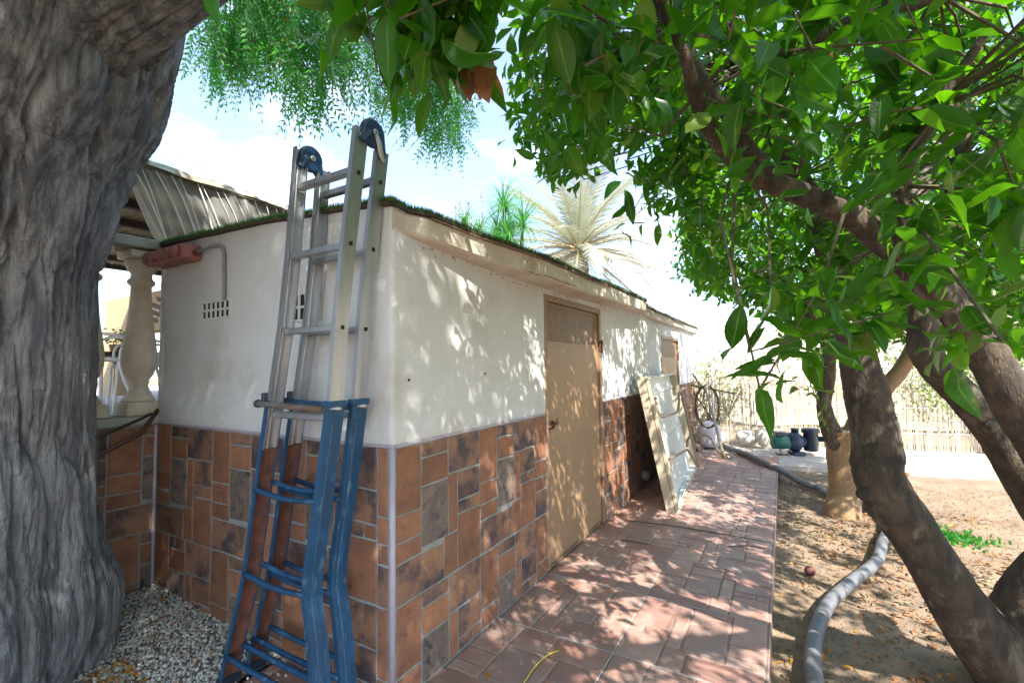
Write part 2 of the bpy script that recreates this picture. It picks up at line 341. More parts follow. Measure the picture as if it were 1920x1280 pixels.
def lay_stones(parent, orig, U, Vv, Nn, u_rng, v_rng, mu, mv, u0, v0, mats3, th, limit, name='stone', skip=None, key=None, swap=False, jit=.004):
    """fill u_rng x v_rng with the printed-stone module; module cells are mu x mv, phase u0, v0 (v runs downwards from v0)"""
    orig, U, Vv, Nn = Vector(orig), Vector(U), Vector(Vv), Vector(Nn)
    rot = Matrix((U, Vv, Nn)).transposed().to_quaternion(); out = []
    for iu in range(int(math.floor((u_rng[0]-u0)/mu)), int(math.ceil((u_rng[1]-u0)/mu))+1):
        for iv in range(int(math.floor((v0-v_rng[1])/mv))-1, int(math.ceil((v0-v_rng[0])/mv))+1):
            for k, (a, b, c, d, t) in enumerate(MODULE):
                if swap and (iv % 2): a, b = 1-b, 1-a
                x0, x1 = u0+(iu+a)*mu, u0+(iu+b)*mu; y1, y0 = v0-(iv+c)*mv, v0-(iv+d)*mv
                X0, X1, Y0, Y1 = max(x0, u_rng[0]), min(x1, u_rng[1]), max(y0, v_rng[0]), min(y1, v_rng[1])
                if X1-X0 < .022 or Y1-Y0 < .022: continue
                if skip and skip((X0+X1)/2, (Y0+Y1)/2): continue
                clipped = abs((X1-X0)-(x1-x0)) > 1e-6 or abs((Y1-Y0)-(y1-y0)) > 1e-6
                var = (iu*7+iv*3) % 4
                kk = (round(X1-X0, 3), round(Y1-Y0, 3), var, t, th, mats3[0].name) 
                if kk not in SM:
                    SM[kk] = stone_mesh(X1-X0, Y1-Y0, hash(kk[:3]) & 0xffff, th, jit=jit); SM[kk].materials.append(mats3[t])
                p = orig+U*((X0+X1)/2)+Vv*((Y0+Y1)/2)
                out.append((( p-CAM).length/math.sqrt((X1-X0)*(Y1-Y0)), p, SM[kk]))
    return out, rot
def place_stones(parent, sets, limit=300, name='stone', mm=None):
    allp = [(d, p, me, rot) for out, rot in sets for d, p, me in out]; allp.sort(key=lambda q: q[0])
    for d, p, me, rot in allp[:limit]: link(name, me, parent, loc=p, rot=rot)
    rest = allp[limit:]
    if rest:
        mb = {}
        for d, p, me, rot in rest:
            R = rot.to_matrix(); mm_ = me.materials[0].name; b = mb.setdefault(mm_, MB())
            b.add([p+R @ v.co for v in me.vertices], [tuple(q.vertices) for q in me.polygons])
        V = []; Fc = []; mi = []; names = []
        for i, (nm, b) in enumerate(mb.items()):
            n = len(V); V += b.v; Fc += [tuple(q+n for q in f) for f in b.f]; mi += [i]*len(b.f); names.append(nm)
        me = bpy.data.meshes.new('far_'+name+'s'); me.from_pydata(V, [], Fc); me.update()
        for nm in names: me.materials.append(bpy.data.materials[nm])
        me.polygons.foreach_set('material_index', mi)
        link('far_'+name+'s', me, parent, kind='stuff')
# --- path
path = thing('path', None, None, (-.75, 4, 0)); path['kind'] = 'structure'
mb = MB(); mb.box((-1.425, -1.2, -.30), (-.115, 8.0, -.005)); mb.box((-2.15, -1.2, -.30), (-1.4255, 1.435, -.006)); mb.build('slab', pav_grout, path)
mb = MB()
for i in range(14): mb.bbox((-.1149, -1.2+i*.655, -.2), (-.106, -.548+i*.655, -.003), e=.002)
mb.build('kerb_facing', pav_g, path, kind='stuff')
o1, r1 = lay_stones(path, (0,0,-.005), (1,0,0), (0,1,0), (0,0,1), (-1.42,-.118), (-.9,7.99), .655, .640, -1.422, 2.25, (pav, pav_b, pav_g), .0055, 0, jit=.0025, swap=True)
mb = MB()
for x in (-1.422+.655,): mb.box((x-.0035, -1.2, -.004), (x+.0035, 7.99, .0008))
for k in range(-4, 10):
    y = 2.25+k*.64
    if y < 7.9: mb.box((-1.42, y-.003, -.004), (-.1155, y+.003, .0009))
mb.build('joint_lines', mat('joint_mortar', (.42,.37,.33), (.30,.25,.22), 10, rough=.95), path, kind='stuff')
o2, r2 = lay_stones(path, (0,0,-.005), (1,0,0), (0,1,0), (0,0,1), (-2.15,-1.43), (-.9,1.43), .655, .640, -1.422, 2.25, (pav, pav_b, pav_g), .0055, 0, jit=.0025, swap=True)
place_stones(path, [(o1, r1), (o2, r2)], 300)
# --- far cross path, a slab a step above the soil
mb = MB()
mb.add([(-2.5,8.0,-.02),(-.115,8.0,-.02),(-.115,7.40,-.02),(2.2,7.86,-.02),(9,9.2,-.02),(9,11.2,-.02),(-2.5,8.75,-.02)]+[(-2.5,8.0,-.3),(-.115,8.0,-.3),(-.115,7.40,-.3),(2.2,7.86,-.3),(9,9.2,-.3),(9,11.2,-.3),(-2.5,8.75,-.3)],
       [(6,5,4,3,2,1,0)[::-1]]+[(i,(i+1)%7,(i+1)%7+7,i+7) for i in range(7)])
mb.build('cross_path', concrete, None, kind='structure')
# --- gravel bed
gxx = np.linspace(-5.2, -2.15, 90); gyy = np.linspace(-2.5, 1.445, 120); A_, B_ = np.meshgrid(gxx, gyy, indexing='ij')
def grav_z(x, y): return .012+.05*np.clip((-2.3-x)/1.1, 0, 1)+.012*fbm(x*3, y*3, 2, 3)
link('gravel_bed', np_mesh('gravel_bed', np.stack([A_, B_, grav_z(A_, B_)], -1).reshape(-1, 3), grid_faces(90, 120), True), None, gravel_bed_m, 'structure')
ICO = [(0,0,1),(.89,0,.45),(.28,.85,.45),(-.72,.53,.45),(-.72,-.53,.45),(.28,-.85,.45),(.72,.53,-.45),(-.28,.85,-.45),(-.89,0,-.45),(-.28,-.85,-.45),(.72,-.53,-.45),(0,0,-1)]
ICF = [(0,1,2),(0,2,3),(0,3,4),(0,4,5),(0,5,1),(1,6,2),(2,7,3),(3,8,4),(4,9,5),(5,10,1),(2,6,7),(3,7,8),(4,8,9),(5,9,10),(1,10,6),(6,11,7),(7,11,8),(8,11,9),(9,11,10),(10,11,6)]
def rand_rot(n, rng=RNG):
    q = rng.normal(size=(n, 4)); q /= np.linalg.norm(q, axis=1)[:, None]; a, b, c, d = q.T
    return np.stack([np.stack([1-2*(c*c+d*d), 2*(b*c-a*d), 2*(b*d+a*c)], -1), np.stack([2*(b*c+a*d), 1-2*(b*b+d*d), 2*(c*d-a*b)], -1),
                     np.stack([2*(b*d-a*c), 2*(c*d+a*b), 1-2*(b*b+c*c)], -1)], 1)
def scatter(name, T, Fc, R, loc, scale, m, parent=None, kind='stuff', smooth=False):
    T = np.asarray(T, float); N = len(loc); scale = np.asarray(scale, float)
    if scale.ndim == 1: scale = scale[:, None]*np.ones(3)
    V = np.einsum('nij,nkj->nki', R, T[None]*scale[:, None, :])+np.asarray(loc)[:, None, :]
    Fc = np.asarray(Fc); FF = (Fc[None]+(np.arange(N)*len(T))[:, None, None]).reshape(-1, Fc.shape[1])
    tint = np.repeat(RNG.random(N), len(T))
    return link(name, np_mesh(name, V.reshape(-1, 3), FF, smooth, tint), parent, m, kind)
n = 11000
px = RNG.uniform(-3.45, -2.0, n); py = RNG.uniform(.35, 1.44, n); keep = (px < -2.16) | (RNG.random(n) < .06); px, py = px[keep], py[keep]
pz = grav_z(px, py)+RNG.uniform(0, .010, len(px)); s_ = RNG.uniform(.005, .0115, len(px))
tag(scatter('gravel', ICO, ICF, rand_rot(len(px)), np.stack([px, py, pz], 1), np.stack([s_, s_*.85, s_*.6], 1), pebble), 'pale crushed gravel spread between the big trunk and the tiled wall', 'gravel')

# ------------------------------------------------------------------ shed
X0, Y0 = -1.43, 1.447; XL = -3.48; YE = 9.24
def lerp_t(y, tab):
    ys, vs_ = zip(*tab); return np.interp(y, ys, vs_)
ZT = [(1.3,2.11),(1.565,2.085),(1.875,2.075),(2.46,2.06),(3.29,2.055),(5.05,2.09),(5.3,2.10),(5.97,2.06),(8.4,2.05),(9.4,2.05)]
EE = [(1.3,.0),(1.52,.005),(1.60,.055),(1.9,.09),(2.5,.175),(4.0,.18),(5.15,.14),(5.45,.055),(9.5,.05)]
def roof_z(x, y):
    zr = lerp_t(y, ZT); zl = 2.20; t = np.clip((x-XL)/(X0-XL), 0, 1)
    return zl+(zr-zl)*(t**2.2)+.006*fbm(np.asarray(x)*3, np.asarray(y)*3, 0, 2)
shed = thing('garden_shed', 'low cream rendered shed with tiled base, brown metal doors and turf roof', 'shed', (X0, 5, 0))
D1 = (2.90, 4.07, 1.90); D2 = (6.50, 7.72, 1.79)
# plaster skin round the corner
path2 = [(XL, y, 'n') for y in ()]
xs = list(np.linspace(XL, X0-.02, 50)); st = [(x, Y0, 0, -1) for x in xs]
for a in np.linspace(-math.pi/2, 0, 5)[1:-1]: st.append((X0-.02+.02*math.cos(a), Y0+.02+.02*math.sin(a), math.cos(a), math.sin(a)))
ys = sorted(set([round(v, 3) for v in np.linspace(Y0+.02, YE, 150)]+[D1[0], D1[1], D2[0], D2[1]]))
st += [(X0, y, 1, 0) for y in ys]
zl_ = [1.062, 1.075]+list(np.linspace(1.11, 1.76, 16))+[1.79, 1.83, 1.87, 1.90, 1.93, 1.96, 2.0]
V = []; nz = len(zl_)+1
for (x, y, nx_, ny_) in st:
    for k in range(nz):
        z = zl_[k] if k < len(zl_) else float(roof_z(x, y))-.004
        d = .0035*fbm(x*2.2+y*2.2, z*2.2, 7, 3)+(.002 if k else 0)
        if k == 0: d = -.004
        V.append((x+nx_*d, y+ny_*d, z))
Fc = []
for i in range(len(st)-1):
    for k in range(nz-1):
        y = (st[i][1]+st[i+1][1])/2; z = (V[i*nz+k][2]+V[i*nz+k+1][2])/2
        if st[i][2] == 1 and ((D1[0] < y < D1[1] and z < D1[2]) or (D2[0] < y < D2[1] and z < D2[2])): continue
        if st[i][3] == -1 and abs(st[i][0]+2.81) < .14 and False: continue
        Fc.append((i*nz+k, (i+1)*nz+k, (i+1)*nz+k+1, i*nz+k+1))
link('wall', np_mesh('wall', V, Fc, True), shed, plaster)
# body behind the skin
mb = MB()
mb.box((XL+.01, Y0+.012, -.2), (X0-.012, D1[0], 2.04)); mb.box((XL+.01, D1[0], -.2), (X0-.14, D1[1], 2.04)); mb.box((X0-.14, D1[0], 1.895), (X0-.012, D1[1], 2.04))
mb.box((XL+.01, D1[1], -.2), (X0-.012, D2[0], 2.03)); mb.box((XL+.01, D2[0], -.2), (X0-.14, D2[1], 2.03)); mb.box((X0-.14, D2[0], 1.785), (X0-.012, D2[1], 2.03))
mb.box((XL+.01, D2[1], -.2), (X0-.012, YE-.005, 2.03)); mb.build('masonry', plaster, shed)
mb = MB(); mb.box((XL, YE-.004, 1.0), (X0-.001, YE, 2.05)); mb.build('end_render', plaster, shed)
# tile bed
MB().box((XL, Y0-.001, -.15), (X0-.014, Y0+.011, 1.058)).build('tile_bed', grout, shed)
for a, b in ((Y0+.013, D1[0]-.002), (D1[1]+.002, D2[0]-.002), (D2[1]+.002, YE)): MB().box((X0-.011, a, -.15), (X0+.001, b, 1.058)).build('tile_bed', grout, shed)
# trims
MB().bbox((XL, Y0-.010, 1.058), (X0+.008, Y0+.01, 1.070), e=.003).build('edge_trim', lilac, shed)
for a, b in ((Y0+.0105, D1[0]-.003), (D1[1]+.003, D2[0]-.003), (D2[1]+.003, YE)): MB().bbox((X0-.008, a, 1.058), (X0+.010, b, 1.070), e=.003).build('edge_trim', lilac, shed)
MB().tube([(X0-.004, Y0+.004, -.01), (X0-.004, Y0+.004, 1.057)], .0135, 12).build('corner_trim', lilac, shed, True)
tm = (terra, terra_b, terra_g); s1 = []
s1.append(lay_stones(shed, (X0+.001,0,0), (0,1,0), (0,0,1), (1,0,0), (Y0+.016, D1[0]-.004), (.0,1.057), .640, .665, Y0+.004, 1.060, tm, .006, 0))
s1.append(lay_stones(shed, (X0+.001,0,0), (0,1,0), (0,0,1), (1,0,0), (D1[1]+.006, D2[0]-.004), (.0,1.057), .640, .665, Y0+.3, 1.060, tm, .006, 0))
s1.append(lay_stones(shed, (X0+.001,0,0), (0,1,0), (0,0,1), (1,0,0), (D2[1]+.004, YE), (.0,1.057), .640, .665, Y0, 1.060, tm, .006, 0))
s1.append(lay_stones(shed, (0,Y0-.001,0), (1,0,0), (0,0,1), (0,-1,0), (XL+.004, X0-.02), (-.02,1.057), .650, .665, -2.816-.65, 1.060, tm, .006, 0))
place_stones(shed, s1, 300)
# fascia
ys = np.unique(np.concatenate([np.linspace(1.45, 2.7, 40), np.linspace(2.7, 9.36, 120)])); V = []
for y in ys:
    e = float(lerp_t(y, EE)); zt = float(lerp_t(y, ZT))-.006; zb = zt-.092-.02*min(1, e/.15)+.004*float(fbm(y*3, 1, 2, 2)); x1 = X0+.004+e+.004*float(fbm(y*2, 5, 1, 2))
    zj = zb-.005
    V += [(X0-.01, y, zj), (X0+.003, y, zj), (x1-.012, y, zb), (x1, y, zb+.010), (x1+.004, y, zt-.012), (x1-.006, y, zt), (X0-.2, y, zt+.003)]
Fc = [(i*7+k, (i+1)*7+k, (i+1)*7+k+1, i*7+k+1) for i in range(len(ys)-1) for k in range(6)]
m_ = bpy.data.meshes.new('eaves_band'); m_.from_pydata(V, [], Fc+[tuple(range(7)), tuple((len(ys)-1)*7+k for k in reversed(range(7)))]); m_.update()
link('eaves_band', m_, shed, plaster_trim)
# crack in the eaves band: its inner shade drawn as a thin dark tube
mb = MB(); q = [Vector(p) for p in ((-1.243, 2.329, 1.939), (-1.243, 2.464, 1.940), (-1.243, 2.611, 1.950), (-1.243, 2.755, 1.949), (-1.243, 3.046, 1.955))]
mb.tube([p+Vector((0, 0, random.uniform(-.003, .003))) for p in q], .0018, 5, smooth_n=6, rfun=lambda i, a, p: .4+abs(math.sin(i*2.3))); mb.build('crack', dark, shed)
mb = MB(); rr = random.Random(21)
for k in range(170):
    y = 1.6+rr.random()**1.3*6.5; z = float(lerp_t(y, ZT))-.105-.02*min(1, float(lerp_t(y, EE))/.15)-.004+rr.uniform(-.018, .003)-.03*(rr.random() < .15)
    r_ = rr.uniform(.0015, .006); mb.add([(X0+.0035+r_*.5*a, y+r_*b*rr.uniform(.6, 1.8), z+r_*c) for a, b, c in ICO], ICF)
mb.build('dirt_specks', soil, shed, kind='stuff')
# roof
rx = np.linspace(XL-.04, X0+.02, 40); ry = np.linspace(Y0-.03, YE+.12, 160); V = []
for i in range(40):
    for y in ry:
        x = rx[i]+(float(lerp_t(y, EE))+.0)*(i/39)**8
        V.append((x, y, float(roof_z(min(x, X0), y))+.004))
V2 = [(x, y, z-.012) for x, y, z in V]; F1 = grid_faces(40, 160).tolist()
bd = [i*160 for i in range(40)]+[39*160+j for j in range(1, 160)]+[i*160+159 for i in range(38, -1, -1)]+[j for j in range(158, 0, -1)]
n_ = len(V); F2 = [tuple(q) for q in F1]+[tuple(n_+t for t in reversed(q)) for q in F1]+[(bd[k], n_+bd[k], n_+bd[(k+1) % len(bd)], bd[(k+1) % len(bd)]) for k in range(len(bd))]
link('turf_backing', np_mesh('turf_backing', V+V2, [q for q in F2], False), shed, turf_back)
for (ya, yb, dz, dx) in ((1.62,2.0,.0,.02),(1.98,2.42,-.003,.035),(2.40,2.86,.0,.03),(2.9,3.3,-.002,.035),(3.35,3.8,.0,.03),(5.0,5.42,.004,.03),(5.4,5.8,-.012,.045),(5.9,6.8,-.003,.03),(6.9,7.9,-.004,.035)):
    e1, e2 = float(lerp_t(ya, EE)), float(lerp_t(yb, EE)); z1, z2 = float(roof_z(X0, ya))-.010+dz, float(roof_z(X0, yb))-.010-dz
    V = [(X0+e1-.1, ya, z1), (X0+e1+dx, ya, z1-.003), (X0+e2+dx, yb, z2-.003), (X0+e2-.1, yb, z2)]
    MB().add(V+[(a, b, c-.007) for a, b, c in V], [(0,1,2,3),(7,6,5,4),(0,4,5,1),(1,5,6,2),(2,6,7,3),(3,7,4,0)]).build('edge_board', ply, shed)
# turf blades
def blades(n, fx, fy, hmin, hmax, lean):
    x = fx(n); y = fy(n); z = roof_z(np.minimum(x, X0), y)+.003; a = RNG.uniform(0, 2*math.pi, n); h = RNG.uniform(hmin, hmax, n)
    ww = RNG.uniform(.0012, .0022, n); la = RNG.uniform(0, 2*math.pi, n); l = RNG.uniform(0, lean, n)*h
    c, s = np.cos(a)*ww, np.sin(a)*ww
    V = np.stack([np.stack([x-c, y-s, z], 1), np.stack([x+c, y+s, z], 1), np.stack([x+np.cos(la)*l, y+np.sin(la)*l, z+h], 1)], 1).reshape(-1, 3)
    return V, np.repeat(RNG.random(n), 3)
sets = []
sets.append(blades(16000, lambda n: RNG.uniform(XL-.04, X0, n), lambda n: Y0-.03+RNG.random(n)**1.6*.16, .018, .036, .9))
def fxr(n):
    global _yy
    _yy = 1.42+(RNG.random(n)**1.7)*7.9
    return X0+.02+lerp_t(_yy, EE)-RNG.random(n)**1.5*.16
sets.append(blades(30000, fxr, lambda n: _yy, .016, .034, .9))
sets.append(blades(9000, lambda n: RNG.uniform(XL, X0, n), lambda n: RNG.uniform(Y0, YE, n), .018, .034, .8))
V = np.concatenate([a for a, b in sets]); tn = np.concatenate([b for a, b in sets])
link('turf', np_mesh('turf', V, np.arange(len(V)).reshape(-1, 3), False, tn), shed, turf_m, 'stuff')
# doors
def make_door(y0, y1, zt, gz, label=None):
    fr = MB(); fw = .045; xf = X0-.006
    fr.bbox((xf-.05, y0, 0.0), (xf+.012, y0+fw, zt)); fr.bbox((xf-.05, y1-fw, 0.0), (xf+.012, y1, zt)); fr.bbox((xf-.05, y0+fw+.0005, zt-fw), (xf+.012, y1-fw-.0005, zt-.0005))
    fr.box((xf-.05, y0+fw, -.02), (xf-.004, y1-fw, .012)); fr.build('door_frame', door_frame_m, shed)
    a, b = y0+fw+.004, y1-fw-.004; top = zt-fw-.004; xd = xf-.008
    lf = MB(); lf.bbox((xd-.035, a, .016), (xd, b, gz[0]-.03), e=.003); lf.bbox((xd-.035, a, gz[0]-.0295), (xd-.004, a+.045, top), e=.002); lf.bbox((xd-.035, b-.045, gz[0]-.0295), (xd-.004, b, top), e=.002)
    lf.bbox((xd-.035, a+.0452, gz[1]+.012), (xd-.0045, b-.0452, top), e=.002)
    d = lf.build('door', door_paint, shed)
    ga, gb = a+.046, b-.046; g = MB(); n1 = 17; n2 = 30; H = gz[1]+.010-(gz[0]-.028)
    for i in range(n1+1):
        z = gz[0]-.028+H*i/n1; g.box((xd-.012, ga, z-.0042), (xd-.0088, gb, z+.0042))
    for i in range(n2+1):
        y = ga+(gb-ga)*i/n2; g.box((xd-.014, y-.0078, gz[0]-.026), (xd-.0098, y+.0078, gz[1]+.008))
    g.build('grille', door_frame_m, d)
    MB().box((xd-.034, ga, gz[0]-.03), (xd-.030, gb, gz[1]+.01)).build('grille_shade_sheet', dark, d)  # near-black sheet stands in for the unlit space behind the grille
    return d, xd
d1, xd = make_door(D1[0], D1[1], D1[2], (1.60, 1.83))
L0 = Vector((xd, 2.955, .965)); mb = MB(); mb.box((xd+.001, 2.935, .925), (xd+.008, 2.985, 1.01)); mb.tube([L0+Vector((.02,-.03,.0)), L0+Vector((.025,.13,.015))], .008, 8); mb.tube([L0+Vector((.03,.05,-.0)), L0+Vector((.045,.085,.055))], .005, 6)
mb.tube([L0+Vector((.012,.02,-.015)), L0+Vector((.035,.035,-.01)), L0+Vector((.03,.05,.01)), L0+Vector((.01,.06,.01))], .005, 6); mb.box((xd+.001, 3.02, .955), (xd+.022, 3.035, 1.0))
mb.build('latch', rust, d1)
for z in (1.56, .35):
    mb = MB(); mb.bbox((xd+.004, 4.022, z-.05), (xd+.030, 4.048, z+.05)); mb.tube([(xd+.034, 4.045, z-.06), (xd+.034, 4.045, z+.06)], .008, 8); mb.build('hinge', rust, d1)
d2, _ = make_door(D2[0], D2[1], D2[2], (1.52, 1.735))
mb = MB(); mb.bbox((_+.004, 7.66, 1.45), (_+.03, 7.69, 1.56)); mb.build('hinge', rust, d2)
# slotted vent block in the left wall
def vent(parent, xa, xb, za, zb, cols):
    mb = MB(); y = Y0-.005; mb.bbox((xa-.012, y-.004, za-.012), (xb+.012, y+.004, za-.001), e=.001); mb.bbox((xa-.012, y-.004, zb+.001), (xb+.012, y+.004, zb+.012), e=.001)
    wv = (xb-xa)/cols
    for i in range(cols+1):
        mb.bbox((xa+i*wv-.009, y-.004, za-.001), (xa+i*wv+.009, y+.004, zb+.001), e=.001)
    mb.box((xa, y-.0035, (za+zb)/2-.006), (xb, y+.0038, (za+zb)/2+.006))
    o = mb.build('vent_block', plaster, parent); MB().box((xa-.005, y+.0005, za-.005), (xb+.005, y+.003, zb+.005)).build('slot', dark, o)
vent(shed, -2.955, -2.665, 1.700, 1.785, 6); vent(shed, -2.10, -1.90, 1.64, 1.76, 4)
# painted junction box with conduit
jb = MB(); za, zb = 2.045, 2.135; jb.bbox((-3.40, Y0-.115, za), (-2.97, Y0-.004, zb), e=.012)
for i in range(4): jb.lathe([(.030,0),(.034,.006),(.034,.016),(.022,.024)], (-3.31+i*.09, Y0-.116, (za+zb)/2), 14, Matrix.Rotation(math.pi/2, 3, 'X'))
jb.lathe([(.045,0),(.048,.02),(.040,.045)], (-3.44, Y0-.07, (za+zb)/2+.012), 14, Matrix.Rotation(-math.pi/2, 3, 'Y')); o = jb.build('junction_box', paint_pink, shed)
MB().tube([(-2.97, Y0-.04, 2.09), (-2.86, Y0-.03, 2.105), (-2.76, Y0-.022, 2.105), (-2.715, Y0-.02, 2.07), (-2.705, Y0-.02, 1.95), (-2.70, Y0-.02, 1.79)], .0095, 10, smooth_n=6).build('conduit', conduit, shed, True)
MB().lathe([(.02,0),(.022,.01),(.016,.03)], (-2.97, Y0-.04, 2.09), 12, Matrix.Rotation(math.pi/2, 3, 'Y')).build('conduit_gland', paint_brown, shed)
# torn edge strip of flaking paint at the far left of the wall, its white also painting the lit edge
mb = MB(); rr = random.Random(3); a = []; 
for i in range(15): z = 1.30+.75*i/14; a.append((XL+.004+rr.uniform(0, .012), z, .03+.03*math.sin(i*.5)+rr.uniform(-.01, .012)))
for i in range(14):
    (xa, z1, w1), (xb, z2, w2) = a[i], a[i+1]; mb.add([(xa, Y0-.008, z1), (xa+w1, Y0-.005, z1), (xb+w2, Y0-.005, z2), (xb, Y0-.008, z2)]+[(xa, Y0-.003, z1), (xa+w1, Y0-.003, z1), (xb+w2, Y0-.003, z2), (xb, Y0-.003, z2)], [(0,1,2,3),(7,6,5,4),(0,4,5,1),(1,5,6,2),(2,6,7,3),(3,7,4,0)])
mb.build('lit_flaking_paint', white_paint, shed)
# waste pipe stub low on the wall, small holes
MB().lathe([(.055,0),(.055,.07),(.047,.07),(.047,.0)], (X0+.008, 5.35, .14), 20, Matrix.Rotation(math.pi/2, 3, 'Y')).build('waste_pipe', conduit, shed, True)
for p in ((-1.428, 1.539, 1.342), (-1.428, 2.144, 1.357), (-1.428, 4.506, 1.090), (-1.428, 4.872, 1.090)):
    MB().lathe([(.006,0),(.0065,.003),(.004,.004)], (p[0]+.004, p[1], p[2]), 8, Matrix.Rotation(math.pi/2, 3, 'Y')).build('nail_hole', dark, shed)

# ------------------------------------------------------------------ terrace wall, balusters, pergola
tw = thing('terrace_wall', 'low tiled terrace wall with pale coping, half hidden by the big trunk', 'wall', (XL-.1, .5, 0))
mb = MB(); mb.box((XL-.20, -2.5, -.2), (XL-.008, Y0+.3, 1.058)); mb.build('masonry', grout, tw)
MB().box((XL-.007, -2.5, -.1), (XL-.001, Y0-.012, 1.058)).build('tile_bed', grout, tw)
place_stones(tw, [lay_stones(tw, (XL-.001,0,0), (0,1,0), (0,0,1), (1,0,0), (-1.0, Y0-.016), (-.02,1.054), .650, .665, 1.19-.65, 1.060, tm, .006, 0)], 300)
MB().bbox((XL-.24, -2.5, 1.0585), (XL+.035, Y0-.002, 1.115), e=.008).build('coping', coping, tw)
MB().tube([(XL+.004, Y0-.012, .02), (XL+.004, Y0-.012, 1.05)], .009, 8).build('corner_trim', lilac, tw)
def baluster(y, label):
    b = thing('baluster', label, 'baluster', (XL-.10, y, 1.115), 'balusters along the terrace wall')
    mb = MB(); mb.bbox((XL-.20, y-.095, 1.1155), (XL-.0, y+.095, 1.20), e=.008); mb.build('plinth', balu, b)
    prof = [(.085,1.2005),(.088,1.215),(.075,1.235),(.052,1.265),(.046,1.30),(.055,1.325),(.052,1.335),(.075,1.37),(.092,1.43),(.094,1.50),(.083,1.60),(.068,1.70),(.060,1.80),(.056,1.88),(.055,1.94),(.072,1.955),(.074,1.975),(.058,1.99),(.056,2.02),(.075,2.045),(.088,2.08),(.092,2.11)]
    MB().lathe(prof, (XL-.10, y, 0), 36).build('shaft', balu, b, True)
    mb = MB(); mb.bbox((XL-.20, y-.10, 2.1105), (XL-.0, y+.10, 2.165), e=.01); mb.build('cap', balu, b)
for i, y in enumerate((1.375, 1.10, .78, .46)):
    baluster(y, ['cream stone baluster standing against the shed corner', 'cream stone baluster just emerging from behind the big trunk', 'cream stone baluster hidden behind the big trunk, nearer the shed', 'cream stone baluster hidden behind the big trunk, farther from the shed'][i])
MB().bbox((XL-.22, -2.5, 2.168), (XL+.03, Y0-.003, 2.235), e=.008).build('top_beam', coping, tw)
# terrace floor
MB().box((-14, -6, .90), (XL-.205, 12, 1.0)).build('terrace_floor', concrete, None, kind='structure')
# pergola with reed ceiling
pg = thing('reed_pergola', 'pergola roofed with reed matting on dark rafters, behind the trunk', 'pergola', (-6, 2, 1.0))
V = []
mb = MB()
rr = random.Random(4); y = -1.5
def ceil_z(x): return 2.70+(-3.6-x)*.045
while y < 6.5:
    d = rr.uniform(.011, .019); xa = -3.62+rr.uniform(-.03, .03); z = rr.uniform(-.006, .006)
    mb.tube([(xa, y, ceil_z(xa)+z), (-5.8, y+rr.uniform(-.02, .02), ceil_z(-5.8)+z), (-8.2, y+rr.uniform(-.04, .04), ceil_z(-8.2)+z)], d*.55, 4, cap=False); y += d*.95
mb.build('reed_matting', reed_roof, pg, kind='stuff')
MB().add([(-3.55,-1.5,2.725),(-8.3,-1.5,2.94),(-8.3,6.5,2.94),(-3.55,6.5,2.725),(-3.55,-1.5,2.735),(-8.3,-1.5,2.95),(-8.3,6.5,2.95),(-3.55,6.5,2.735)], [(0,3,2,1),(4,5,6,7),(0,1,5,4),(1,2,6,5),(2,3,7,6),(3,0,4,7)]).build('matting_backing', reed_roof, pg)
for i, x in enumerate((-3.66, -4.35, -5.05, -5.75, -6.5, -7.3, -8.1)):
    mb = MB(); mb.box((x-.03, -1.5, ceil_z(x)-.075), (x+.03, 6.5, ceil_z(x)-.012)); mb.build('rafter', rafter, pg)
for x, y in ((-8.1, -1.4), (-8.1, 6.3), (-3.72, 6.35)): MB().bbox((x-.04, y-.04, 1.0), (x+.04, y+.04, ceil_z(x)-.076)).build('post', white_paint, pg)
# netting: sheer folds hanging from the eave
m = bpy.data.materials.new('sheer_netting'); m.use_nodes = True; N = m.node_tree.nodes; Lk = m.node_tree.links; Pn = N['Principled BSDF']
Pn.inputs['Base Color'].default_value = (.82,.79,.72,1); Pn.inputs['Roughness'].default_value = .9
tr = N.new('ShaderNodeBsdfTransparent'); ms = N.new('ShaderNodeMixShader'); ms.inputs[0].default_value = .38; tl = N.new('ShaderNodeBsdfTranslucent'); tl.inputs[0].default_value = (.62,.56,.46,1); m2 = N.new('ShaderNodeMixShader'); m2.inputs[0].default_value = .4
Lk.new(Pn.outputs[0], m2.inputs[1]); Lk.new(tl.outputs[0], m2.inputs[2]); Lk.new(tr.outputs[0], ms.inputs[1]); Lk.new(m2.outputs[0], ms.inputs[2]); Lk.new(ms.outputs[0], N['Material Output'].inputs['Surface'])
nu, nv = 420, 26; V = []
for i in range(nu):
    u = i/(nu-1)
    for j in range(nv):
        v = j/(nv-1)
        yt = 1.255+u*3.6; yb = 1.50+u*3.4; y = yt+(yb-yt)*v**.8
        fold = (.5+.5*math.sin(u*230+3*math.sin(u*23)))**3
        x = -3.585-.02*v+.03*fold*(.3+v)+.02*math.sin(u*40)
        z = 2.735+.02*math.sin(u*31)-v*(.60+.04*math.sin(u*17))
        V.append((x, y, z))
link('netting', np_mesh('netting', V, grid_faces(nu, nv), True), None, m)
tag(bpy.data.objects['netting'], 'sheer beige netting hanging in folds from the pergola eave above the shed', 'netting')
mb = MB(); rr = random.Random(12)
for k in range(46):
    u = .01+.95*k/46+rr.uniform(-.008, .008); yt = 1.255+u*3.6; yb = 1.50+u*3.4+rr.uniform(-.05, .05); r_ = rr.uniform(.002, .006)
    mb.tube([(-3.562, yt+(yb-yt)*v**.8, 2.73-v*.58) for v in (0, .25, .5, .75, 1)], r_, 5, cap=False)
mb.build('pleats', white_paint, bpy.data.objects['netting'], kind='stuff')
